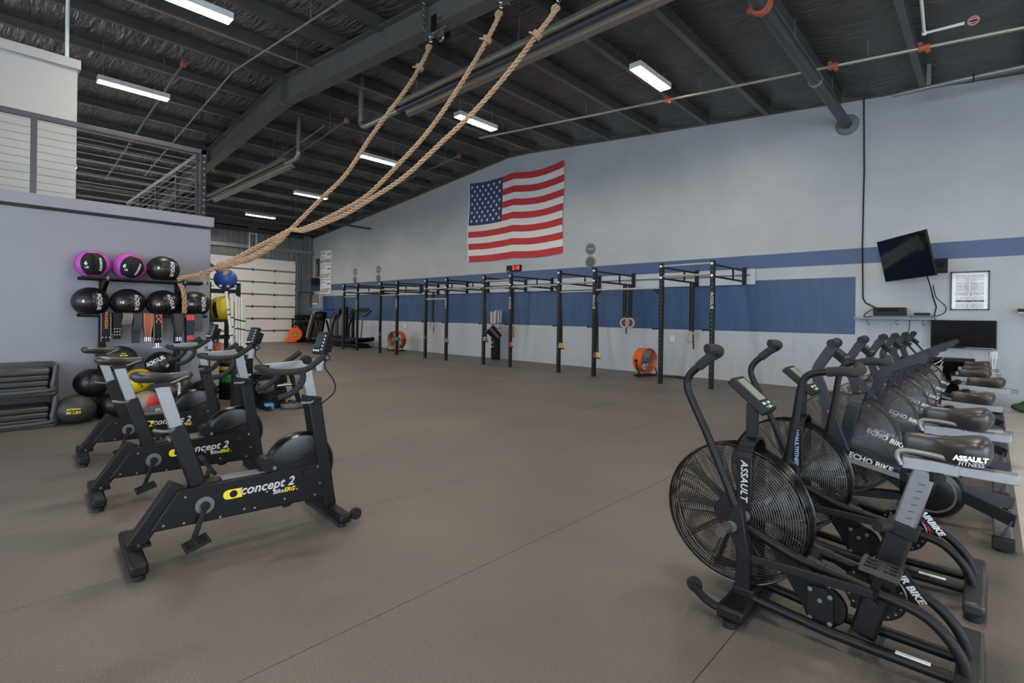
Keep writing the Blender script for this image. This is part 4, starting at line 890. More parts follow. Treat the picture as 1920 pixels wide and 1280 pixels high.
def erg_bike():
    t = thing('stationary_bike', 'black boxed-flywheel exercise bike standing nearest the camera in the left row', 'exercise bike', (-3.15, 0.565, 0), 0, 'black boxed-flywheel exercise bikes at left')
    # feet
    f = M().bar((0, -0.26, 0.052), (0, 0.26, 0.052), 0.072, 0.058).obj('rear_foot', BLK, t, bev=0.012)
    for y in (-0.23, 0.23): M().cyl((0, y, 0), (0, y, 0.026), 0.026, 14).obj('leveler', RUB, f)
    M().box((0.02, 0, 0.086), (0.1, 0.12, 0.012)).obj('clamp_plate', BLK, f)
    for y in (-0.045, 0.045): M().cyl((0.02, y, 0.09), (0.02, y, 0.1), 0.009, 8).obj('bolt', CHR, f)
    f = M().bar((1.0, -0.29, 0.045), (1.0, 0.29, 0.045), 0.072, 0.052).obj('front_foot', BLK, t, bev=0.012)
    for y in (-0.26, 0.26): M().cyl((0.985, y, 0), (0.985, y, 0.022), 0.024, 12).obj('leveler', RUB, f)
    for y in (-0.255, 0.255):
        M().lathe([(0.012, -0.016), (0.032, -0.016), (0.036, -0.008), (0.036, 0.008), (0.032, 0.016), (0.012, 0.016)], 18, (1.075, y, 0.052), 'y').obj('wheel', RUB, f)
        M().cyl((1.03, y, 0.05), (1.075, y, 0.052), 0.01, 8).obj('wheel_axle', CHR, f)
    # monorail-like body: panel box with slanted tail strut
    M().bar((0.0, 0, 0.075), (0.186, 0, 0.358), 0.075, 0.075, (1, 0, 0)).obj('tail_strut', BLK, t, bev=0.005)
    body = M().prism([(0.062, 0.145), (0.185, 0.335), (0.93, 0.345), (0.965, 0.125)], -0.058, 0.058).obj('body_panel', BLK, t, bev=0.006)
    for u, z in ((0.12, 0.17), (0.21, 0.16), (0.215, 0.295), (0.50, 0.165), (0.555, 0.157), (0.38, 0.15), (0.72, 0.17), (0.90, 0.155), (0.93, 0.22), (0.915, 0.325), (0.62, 0.235), (0.79, 0.215)):
        for s in (-1, 1): M().cyl((u, s * 0.057, z), (u, s * 0.062, z), 0.0065, 8).obj('screw', CHR, body)
    M().box((0.52, 0, 0.345), (0.26, 0.07, 0.014)).obj('top_strip', ALUD, t, bev=0.003)
    M().box((0.335, 0, 0.342), (0.1, 0.09, 0.014)).obj('seat_tube_foot', BLK, t)
    # seat tube and slider
    st = M().bar((0.285, 0, 0.32), (0.178, 0, 0.665), 0.06, 0.078, (1, 0, 0)).obj('seat_tube', BLK, t, bev=0.006)
    M().tube([(0.165, -0.03, 0.655), (0.15, -0.05, 0.65), (0.11, -0.055, 0.655), (0.07, -0.05, 0.665)], 0.009, 8).obj('clamp_lever', ALUD, st)
    M().bar((0.19, 0, 0.62), (0.112, 0, 0.885), 0.042, 0.062, (1, 0, 0)).obj('seat_slider', ALU, t, bev=0.004)
    M().box((0.11, 0, 0.892), (0.075, 0.055, 0.025)).obj('saddle_clamp', BLK, t)
    saddle(M(), (0.115, 0, 0.938), 0.275, 0.155, 0.052).obj('saddle', SADL, t, ang=80)
    for s in (-1, 1): M().tube(bez([(0.02, s * 0.035, 0.915), (0.08, s * 0.022, 0.9), (0.15, s * 0.022, 0.9), (0.2, s * 0.02, 0.92), (0.23, s * 0.01, 0.928)], 4), 0.0038, 6).obj('saddle_rail', ALU, t)
    # flywheel housing
    c = (0.825, 0, 0.335)
    fh_ = M().lathe([(0.02, -0.05), (0.17, -0.05), (0.192, -0.045), (0.208, -0.02), (0.21, 0), (0.208, 0.02), (0.192, 0.045), (0.17, 0.05), (0.02, 0.05)], 48, c, 'y').obj('flywheel_housing', BLKG, t, ang=30)
    for s in (-1, 1):
        M().bar((0.655, s * 0.055, 0.36), (0.905, s * 0.055, 0.41), 0.01, 0.022).obj('housing_strip', BLKG, fh_, bev=0.003)
        M().cyl((0.66, s * 0.05, 0.365), (0.66, s * 0.066, 0.365), 0.011, 10).obj('bolt', ALUD, fh_)
        M().cyl((0.85, s * 0.057, 0.305), (0.85, s * 0.078, 0.305), 0.024, 16).obj('damper_knob', BLKM, fh_)
    M().lathe([(0.02, -0.06), (0.04, -0.06), (0.04, 0.06), (0.02, 0.06)], 16, (0.63, 0, 0.385), 'y').obj('damper_pivot', BLK, fh_)
    M().prism([(0.70, 0.14), (0.78, 0.14), (0.76, 0.115), (0.72, 0.112)], -0.045, 0.045).obj('belt_guard', BLK, t)
    # front upright
    fp_ = M().bar((1.0, 0, 0.06), (0.893, 0, 0.752), 0.118, 0.078, (1, 0, 0)).obj('front_upright', BLK, t, bev=0.006)
    M().prism([(0.985, 0.07), (1.05, 0.07), (1.0, 0.2)], -0.03, 0.03).obj('foot_gusset', BLK, fp_)
    for y in (-0.04, 0.04): M().cyl((1.0, y, 0.072), (1.0, y, 0.084), 0.009, 8).obj('bolt', CHR, fp_)
    M().box((0.893, 0, 0.735), (0.085, 0.124, 0.05), Matrix.Rotation(0.15, 3, 'Y')).obj('clamp_block', BLK, fp_, bev=0.006)
    M().cyl((0.893, -0.06, 0.74), (0.893, -0.09, 0.735), 0.022, 12).obj('clamp_knob', BLKM, fp_)
    M().tube([(0.89, -0.08, 0.74), (0.85, -0.085, 0.73), (0.80, -0.08, 0.735)], 0.008, 6).obj('clamp_lever', ALUD, fp_)
    M().bar((0.90, 0, 0.71), (0.85, 0, 0.945), 0.042, 0.062, (1, 0, 0)).obj('bar_slider', ALU, t, bev=0.004)
    be = M().bar((0.61, 0, 0.95), (0.935, 0, 0.965), 0.042, 0.045).obj('bar_extension', ALU, t, bev=0.004)
    M().box((0.935, 0, 0.95), (0.05, 0.05, 0.08)).obj('end_cap', ALU, be, bev=0.004)
    M().cyl((0.855, -0.028, 0.985), (0.855, 0.028, 0.985), 0.028, 14).cyl((0.855, -0.05, 0.985), (0.855, -0.028, 0.985), 0.022, 10).obj('lock_knob', BLKM, be)
    # handlebar
    hb = M()
    for s in (-1, 1):
        hb.tube(bez([(0.60, 0, 0.945), (0.60, s * 0.08, 0.943), (0.625, s * 0.15, 0.938), (0.70, s * 0.185, 0.935), (0.78, s * 0.195, 0.945), (0.83, s * 0.195, 0.975), (0.89, s * 0.195, 1.02)], 5), 0.018, 10)
        hb.tube(bez([(0.76, s * 0.195, 0.94), (0.765, s * 0.2, 0.89), (0.735, s * 0.205, 0.845), (0.685, s * 0.205, 0.81), (0.63, s * 0.205, 0.80)], 5), 0.018, 10)
    hb.obj('handlebar', FOAM, t)
    M().box((0.612, 0, 0.945), (0.05, 0.05, 0.045)).obj('bar_clamp', BLK, t, bev=0.006)
    # monitor
    mb = basis((0.955, 0, 1.085), (0.24, -0.97, 0), (0.32, 0.08, 0.95))     # screen faces back and up to the rider
    mo = M().box((0, 0, 0), (0.105, 0.145, 0.03)).xform(mb).obj('monitor', BLK, t, bev=0.006)
    M().box((-0.012, 0.012, 0.016), (0.066, 0.09, 0.003)).xform(mb).obj('screen', LCDD, mo)
    for k in range(5): M().cyl(mb @ Vector((0.036, 0.045 - 0.022 * k, 0.014)), mb @ Vector((0.036, 0.045 - 0.022 * k, 0.019)), 0.006, 8).obj('button', GRYP, mo)
    for k in range(3): M().cyl(mb @ Vector((-0.035 + 0.022 * k, -0.052, 0.014)), mb @ Vector((-0.035 + 0.022 * k, -0.052, 0.019)), 0.007, 8).obj('button', GRYP, mo)
    M().box((0, 0.0, -0.035), (0.08, 0.085, 0.045)).xform(mb).obj('battery_case', BLK, mo, bev=0.004)
    M().tube([mb @ Vector((0, -0.03, -0.05)), (0.965, 0, 0.99), (0.945, 0, 0.965)], 0.016, 8).obj('monitor_arm', BLK, mo)
    M().cyl((0.975, -0.035, 0.995), (0.975, 0.035, 0.995), 0.022, 12).obj('hinge_knob', BLK, mo); M().cyl((0.975, -0.0352, 0.995), (0.975, -0.038, 0.995), 0.009, 10).obj('hinge_bolt', ALUD, mo)
    M().tube(bez([(0.97, -0.02, 0.98), (0.96, -0.05, 0.93), (1.01, -0.06, 0.85), (1.02, -0.05, 0.78), (0.97, -0.04, 0.73), (0.93, -0.03, 0.70)], 6), 0.0045, 6).obj('sensor_cable', BLKM, t)
    # crank, bearings, pedals
    for s, a in ((-1, 1), (1, -1)):
        M().cyl((0.305, s * 0.058, 0.232), (0.305, s * 0.066, 0.232), 0.046, 20).obj('bearing_plate', ALUD, t)
        d = Vector((-0.055, 0, -0.158)) * a
        cr = M().bar((0.305, s * 0.08, 0.232), (0.305 + d.x, s * 0.09, 0.232 + d.z), 0.016, 0.026, (1, 0, 0)).cyl((0.305, s * 0.062, 0.232), (0.305, s * 0.09, 0.232), 0.022, 14).obj('crank_arm', BLK, t, bev=0.003)
        pedal(M(), (0.305 + d.x, s * 0.15, 0.232 + d.z), 0.1, 0.105, Matrix.Rotation(-0.3 if s < 0 else 1.0, 3, 'Y')).obj('pedal', BLKM, cr)
    # lettering on both sides
    for s in (-1, 1):
        X_ = (1, 0, 0) if s < 0 else (-1, 0, 0); y = s * 0.0588
        def at(u, z): return basis((u, y, z), X_, (0, 0, 1))
        k = 1 if s < 0 else -1; mid = 0.60
        text('brand_lettering', 'concept 2', 0.072, GRYP, t, at(mid + k * 0.025, 0.268), shear=0.25, space=1.02, bold=0.0014)
        text('model_lettering', 'Bike', 0.034, GRYP, t, at(mid + k * 0.083, 0.222), shear=0.3, bold=0.0006)
        text('model_lettering', 'ERG', 0.034, YEL, t, at(mid + k * 0.146, 0.222), shear=0.3, bold=0.0008)
        lg = M(); B_ = at(mid - k * 0.155, 0.262)
        pts = [(-0.03, -0.026), (0.045, -0.026), (0.04, -0.012), (0.036, 0.0), (0.04, 0.012), (0.045, 0.026), (-0.03, 0.026)] + [(-0.03 - 0.022 * math.cos(g), 0.026 * math.sin(g)) for g in (0.9, 0.45, 0, -0.45, -0.9)]
        lg.add([B_ @ Vector((p[0], p[1], 0.0008)) for p in pts], [tuple(range(len(pts)))]); lg.obj('logo', YEL, t, smooth=False)
        M().cyl(B_ @ Vector((0.0, 0, 0.0)), B_ @ Vector((0.0, 0, 0.0018)), 0.02, 20).obj('logo_dot', BLK, t)
    return t
eb = erg_bike(); eb.rotation_euler = (0, 0, math.radians(86))
dup(eb, (-4.33, 0.575, 0), math.radians(86), 'black boxed-flywheel exercise bike in the middle of the left row')
dup(eb, (-5.58, 0.645, 0), math.radians(86), 'black boxed-flywheel exercise bike farthest back in the left row, beside the ball rack')

# ================================================================ air bikes with wire fan cages (right row): front toward -X
def cage(side, C_, R_, r0, n_rings, wire, dome, spokes, hub_y, nseg=44):
    m = M()
    for k in range(n_rings):
        f = k / (n_rings - 1); r = r0 + (R_ - r0) * f
        y = hub_y + dome * math.sqrt(max(0, 1 - f ** 2.6)) 
        m.ring((C_[0], side * y, C_[1]), r, wire, nseg, 3)
    for k in range(spokes):
        g = 2 * PI * (k + 0.3) / spokes; P = []
        for j in range(7):
            f = j / 6; r = r0 + (R_ - r0) * f
            P.append((C_[0] + r * math.cos(g), side * (hub_y + dome * math.sqrt(max(0, 1 - f ** 2.6)) - 0.003), C_[1] + r * math.sin(g)))
        m.tube(P, wire * 1.5, 4)
    return m
def fan_blades(t, C_, R_, n, hw):
    b = M()
    for k in range(n):
        g = 2 * PI * k / n; e = Vector((math.cos(g), 0, math.sin(g))); p = Vector((-math.sin(g), 0, math.cos(g))); q = Vector((C_[0], 0, C_[1]))
        o = M().bar(q + e * R_ * 0.2, q + e * R_ * 0.93, 0.004, hw * 2, (0, 1, 0))
        o.obj('fan_blade', BLADE, t)
def air_bike():
    ox_ = -0.5
    t = thing('air_bike', 'black air bike with wire fan cage standing nearest the camera', 'exercise bike', (ox_, 2.4, 0), 0, 'black air bikes with swinging tube handles')
    S = Matrix.Translation((0.5, 0, 0))
    def ob(m, name, mt, par=t, **k): return m.xform(S).obj(name, mt, par, **k)
    C_ = (-0.833, 0.405); R_ = 0.30
    for s in (-1, 1):
        o = ob(cage(s, C_, R_, 0.075, 24, 0.002, 0.028, 12, 0.045), 'cage_wires', WIRE, kind='stuff')
        ob(M().lathe([(0.0, 0.07), (0.072, 0.07), (0.078, 0.062), (0.078, 0.05)], 24, (C_[0], 0, C_[1]), 'y', cap=False).xform(Matrix.Diagonal((1, s, 1, 1))), 'hub_disc', BLK)
    rim = M()
    for y in (-0.052, -0.03, -0.01, 0.01, 0.03, 0.052): rim.ring((C_[0], y, C_[1]), R_ + (0.006 if abs(y) < 0.04 else 0.002), 0.0042 if abs(y) > 0.04 else 0.003, 52, 5)
    ob(rim, 'cage_rim', BLKG)
    fan_blades_parent = t
    for k in range(10):
        g = 2 * PI * k / 10; e = Vector((math.cos(g), 0, math.sin(g))); q = Vector((C_[0], 0, C_[1]))
        ob(M().bar(q + e * 0.06, q + e * 0.28, 0.005, 0.07, (0, 1, 0)), 'fan_blade', BLADE)
    ob(M().cyl((C_[0], -0.05, C_[1]), (C_[0], 0.05, C_[1]), 0.06, 20), 'fan_hub', BLK)
    # hoop frame over the fan
    hp = []
    for s in (-1, 1): ob(M().bar((-0.772, s * 0.092, 0.07), (-0.772, s * 0.092, 0.68), 0.012, 0.062, (1, 0, 0)), 'fork_leg', BLK, bev=0.004)
    P = [(-0.772, 0.092 * math.cos(g), 0.675 + 0.072 * math.sin(g)) for g in [PI * k / 10 for k in range(11)]]
    m = M()
    for a, b in zip(P, P[1:]): m.bar(a, b, 0.062, 0.012, (0, -(a[1] + b[1]) / 2 * -1, (a[2] + b[2]) / 2 - 0.675))
    hoop = ob(m, 'fork_crown', BLK)
    for x in (-0.79, -0.755): ob(M().cyl((x, 0, 0.745), (x, 0, 0.757), 0.007, 8), 'bolt', CHR, hoop)
    text('brand_lettering', 'ASSAULT', 0.04, GRYP, t, S @ basis((-0.772, -0.0988, 0.575), (0, 0, -1), (1, 0, 0)), space=1.1, shear=0.2, bold=0.0008)
    # mast and monitor
    ob(M().bar((-0.772, 0, 0.74), (-0.772, 0, 0.90), 0.034, 0.045, (1, 0, 0)), 'mast', BLK, bev=0.003)
    mb = basis((-0.775, 0, 0.935), (0, 1, 0), (-0.145, 0, 0.125))
    mo = ob(M().box((0, 0, 0), (0.135, 0.2, 0.035)).xform(mb), 'monitor', BLK, bev=0.005)
    ob(M().box((0, 0.02, 0.0185), (0.085, 0.125, 0.003)).xform(mb), 'screen', LCD, mo)
    for k in range(3):
        for j in range(2): ob(M().box((-0.03 + 0.03 * k, -0.062 - 0.02 * j, 0.019), (0.02, 0.012, 0.005)).xform(mb), 'button', GREENP if (k + j) % 2 else GRYP, mo)
    # base: front foot with transport bar, lower tube, rear foot
    ff = ob(M().bar((-0.775, -0.245, 0.05), (-0.775, 0.245, 0.05), 0.11, 0.055), 'front_foot', BLK, bev=0.012)
    for s in (-1, 1):
        ob(M().cyl((-0.775, s * 0.235, 0.0), (-0.775, s * 0.235, 0.025), 0.026, 12), 'foot_pad', RUB, ff)
        ob(M().tube(bez([(-0.79, s * 0.22, 0.06), (-0.84, s * 0.22, 0.055), (-0.9, s * 0.2, 0.06), (-0.955, s * 0.17, 0.075)], 4), 0.017, 8), 'wheel_arm', BLK, ff)
        ob(M().lathe([(0.01, -0.013), (0.03, -0.013), (0.034, -0.006), (0.034, 0.006), (0.03, 0.013), (0.01, 0.013)], 18, (-0.962, s * 0.17 - s * 0.02, 0.075), 'y'), 'wheel', RUB, ff)
    ob(M().box((-0.772, 0, 0.09), (0.09, 0.2, 0.04)), 'fork_mount', BLK, bev=0.008)
    ob(M().tube([(-0.74, -0.08, 0.075), (-0.45, -0.08, 0.05), (-0.07, -0.08, 0.05)], 0.02, 10).tube([(-0.74, 0.08, 0.075), (-0.45, 0.08, 0.05), (-0.07, 0.08, 0.05)], 0.02, 10), 'lower_tubes', BLK)
    ob(M().box((-0.19, -0.08, 0.0705), (0.1, 0.022, 0.002)), 'warning_sticker', WHT)
    rf = ob(M().bar((-0.04, -0.285, 0.05), (-0.04, 0.30, 0.05), 0.075, 0.055), 'rear_foot', mat('grey_foot_steel', (58, 58, 58), 0.35, 0.4), bev=0.012)  # plain grey metallic foot, lighter than the black frame
    for s in (-1, 1): ob(M().cyl((-0.04, s * 0.265, 0.0), (-0.04, s * 0.265, 0.03), 0.03, 12), 'foot_pad', RUB, rf)
    # curved frame tubes from the fan axle back to the rear foot
    for s in (-1, 1):
        ob(M().tube(bez([(-0.775, s * 0.105, 0.385), (-0.66, s * 0.1, 0.345), (-0.56, s * 0.085, 0.305), (-0.45, s * 0.075, 0.285), (-0.31, s * 0.075, 0.262), (-0.18, s * 0.075, 0.24), (-0.115, s * 0.075, 0.20), (-0.068, s * 0.075, 0.14), (-0.045, s * 0.075, 0.07)], 5), 0.0195, 10), 'frame_tube', BLK)
        ob(M().cyl((-0.53, s * 0.07, 0.3), (-0.47, s * 0.075, 0.287), 0.025, 10), 'tube_collar', BLK)
    ob(M().bar((-0.52, -0.08, 0.295), (-0.52, 0.08, 0.295), 0.04, 0.035), 'frame_bridge', BLK)
    # chain case with two pulleys
    g_ = ob(M().prism([(-0.70, 0.33), (-0.62, 0.34), (-0.45, 0.20), (-0.41, 0.15), (-0.405, 0.09), (-0.44, 0.055), (-0.53, 0.055), (-0.55, 0.10)], -0.048, -0.03), 'chain_guard', BLKG, bev=0.003)
    ob(M().lathe([(0.02, -0.052), (0.075, -0.05), (0.08, -0.04), (0.08, -0.03)], 28, (-0.475, 0, 0.13), 'y'), 'pulley_cover', BLKG)
    ob(M().prism([(-0.53, 0.20), (-0.47, 0.205), (-0.44, 0.17), (-0.44, 0.055), (-0.53, 0.055)], -0.062, -0.05), 'bearing_bracket', BLK, g_)
    for x, z in ((-0.485, 0.155), (-0.52, 0.19), (-0.45, 0.18), (-0.52, 0.075), (-0.45, 0.075)): ob(M().cyl((x, -0.062, z), (x, -0.07, z), 0.009, 8), 'bolt', ALUD, g_)
    # chainring, triangular guard
    ring = ob(M().lathe([(0.025, -0.006), (0.098, -0.006), (0.103, 0), (0.098, 0.006), (0.025, 0.006)], 36, (-0.315, 0, 0.228), 'y'), 'chainring', BLKG)
    for k in range(18):
        q = 2 * PI * k / 18; ob(M().cyl((-0.315 + 0.088 * math.cos(q), -0.0065, 0.228 + 0.088 * math.sin(q)), (-0.315 + 0.088 * math.cos(q), -0.008, 0.228 + 0.088 * math.sin(q)), 0.0045, 6), 'ring_hole', ALUD, ring)
    tg = ob(M().prism([(-0.30, 0.36), (-0.245, 0.365), (-0.155, 0.245), (-0.25, 0.16), (-0.35, 0.18)], 0.02, 0.028), 'side_guard', BLK)
    text('model_lettering', 'AIR BIKE', 0.034, GRYP, t, S @ basis((-0.212, 0.0188, 0.282), (0.62, 0, -0.78), (0.78, 0, 0.62)), shear=0.2, bold=0.0012)
    # cranks and pedals
    for s, d in ((-1, Vector((0.04, 0, 0.165))), (1, Vector((-0.04, 0, -0.14)))):
        cr = ob(M().bar((-0.315, s * 0.1, 0.228), (-0.315 + d.x, s * 0.115, 0.228 + d.z), 0.016, 0.028, (1, 0, 0)).cyl((-0.315, s * 0.02, 0.228), (-0.315, s * 0.12, 0.228), 0.02, 12), 'crank_arm', BLK, bev=0.002)
        m = pedal(M(), (-0.315 + d.x, s * 0.175, 0.228 + d.z), 0.1, 0.105, Matrix.Rotation(0.1, 3, 'Y')); ob(m, 'pedal', mat('pedal_alloy', (66, 66, 66), 0.4, 0.5), cr)
    # seat post, rail, saddle
    sp_ = ob(M().bar((-0.35, 0, 0.055), (-0.232, 0, 0.51), 0.062, 0.085, (1, 0, 0)), 'seat_tube', BLK, bev=0.01)
    ob(M().box((-0.232, 0, 0.50), (0.1, 0.076, 0.05), Matrix.Rotation(0.25, 3, 'Y')), 'seat_collar', BLK, sp_, bev=0.006)
    ob(M().cyl((-0.27, -0.03, 0.51), (-0.3, -0.09, 0.515), 0.022, 12), 'height_knob', BLKM, sp_)
    po_ = ob(M().bar((-0.24, 0, 0.47), (-0.168, 0, 0.735), 0.05, 0.07, (1, 0, 0)), 'seat_post', ALUD, bev=0.008)
    for k in range(7):
        f = 0.2 + 0.1 * k; c = Vector((-0.24, -0.026, 0.47)).lerp(Vector((-0.168, -0.026, 0.735)), f)
        ob(M().box((c.x + 0.006, c.y, c.z), (0.018, 0.0015, 0.003)), 'height_mark', INK, po_)
    ob(M().bar((-0.235, 0, 0.752), (-0.075, 0, 0.752), 0.052, 0.044), 'rail_sleeve', ALU, bev=0.004)
    ob(M().bar((-0.1, 0, 0.752), (0.075, 0, 0.752), 0.044, 0.036), 'seat_rail', ALU, bev=0.004)
    ob(M().tube(bez([(-0.235, -0.035, 0.745), (-0.248, -0.036, 0.78), (-0.225, -0.036, 0.80), (-0.12, -0.036, 0.795), (-0.08, -0.036, 0.775)], 5), 0.009, 8), 'slide_handle', ALU)
    ob(M().cyl((-0.135, -0.01, 0.735), (-0.135, -0.01, 0.70), 0.026, 14), 'rail_knob', BLKM)
    ob(M().cyl((-0.09, 0, 0.77), (-0.09, 0, 0.80), 0.02, 10), 'saddle_stem', BLK)
    ob(saddle(M(), (0, 0, 0), 0.25, 0.2, 0.095).xform(Matrix.Translation((-0.112, 0, 0.836)) @ Matrix.Rotation(PI, 4, 'Z')), 'saddle', SADL, ang=80)
    text('brand_lettering', 'ASSAULT', 0.022, WHT, t, S @ basis((-0.045, -0.101, 0.815), (1, 0.25, 0), (0, 0.15, 1)), shear=0.15, bold=0.0012)
    text('brand_lettering', 'FITNESS', 0.019, GRYP, t, S @ basis((-0.043, -0.1005, 0.797), (1, 0.25, 0), (0, 0.15, 1)), shear=0.15)
    # swinging handles and their push rods
    for s, ang in ((-1, 0.0), (1, 0.60)):
        y = s * 0.235; piv = Vector((-0.765, y, 0.43))
        def rp(p):
            q = Vector(p) - piv; c_, s_ = math.cos(ang), math.sin(ang)
            return Vector((piv.x + q.x * c_ + q.z * s_, q.y + piv.y, piv.z - q.x * s_ + q.z * c_))
        hd = ob(M().tube([rp(p) for p in bez([(-0.745, y, 0.47), (-0.80, y, 0.60), (-0.88, y, 0.78), (-0.95, y, 0.92), (-0.972, y, 0.985), (-0.955, y, 1.035), (-0.90, y, 1.085)], 5)], 0.0165, 10), 'handle_tube', BLK)
        ob(M().tube([rp(p) for p in bez([(-0.92, y, 1.068), (-0.875, y, 1.108), (-0.842, y - s * 0.0, 1.128), (-0.828, y + s * 0.02, 1.142), (-0.832, y + s * 0.055, 1.150), (-0.85, y + s * 0.09, 1.150)], 5)], 0.0215, 12), 'grip', FOAM, hd)
        arm = ob(M().prism([(-0.79, 0.44), (-0.755, 0.52), (-0.725, 0.50), (-0.712, 0.40), (-0.69, 0.30), (-0.72, 0.29), (-0.775, 0.39)], y - 0.02, y + 0.02), 'pivot_plate', BLK, bev=0.004)
        ob(M().cyl((-0.765, s * 0.09, 0.425), (-0.765, y + s * 0.025, 0.425), 0.022, 14), 'pivot_axle', STEELD, arm)
        ob(M().cyl((-0.78, y, 0.42), (-0.78, y + s * 0.1, 0.42), 0.021, 14), 'foot_peg', mat('peg_steel', (84, 78, 72), 0.4, 0.5), arm)
        ob(M().bar((-0.70, y, 0.31), (-0.315 + (0.04 if s < 0 else -0.04) * 0.3, s * 0.14, 0.228 + (0.05 if s < 0 else -0.04)), 0.014, 0.034), 'push_rod', BLK, bev=0.004)
    return t
ab = air_bike()
ab2 = dup(ab, (-0.5, 3.22, 0), 0, 'black air bike with wire fan cage standing second from the camera', None, ('brand_lettering', 'model_lettering'))
S5 = Matrix.Translation((0.5, 0, 0))
text('brand_lettering', 'ASSAULTFITNESS', 0.027, mat('pale_blue_print', (150, 180, 215), 0.5), ab2, S5 @ basis((-0.772, -0.0988, 0.575), (0, 0, -1), (1, 0, 0)), space=1.0, bold=0.0006)
text('model_lettering', 'AIRBIKE', 0.036, WHT, ab2, S5 @ basis((-0.2, 0.0188, 0.29), (0.62, 0, -0.78), (0.78, 0, 0.62)), shear=0.2, bold=0.0015)
text('model_lettering', 'CLASSIC', 0.02, REDP, ab2, S5 @ basis((-0.222, 0.0188, 0.268), (0.62, 0, -0.78), (0.78, 0, 0.62)), shear=0.2, bold=0.0008)

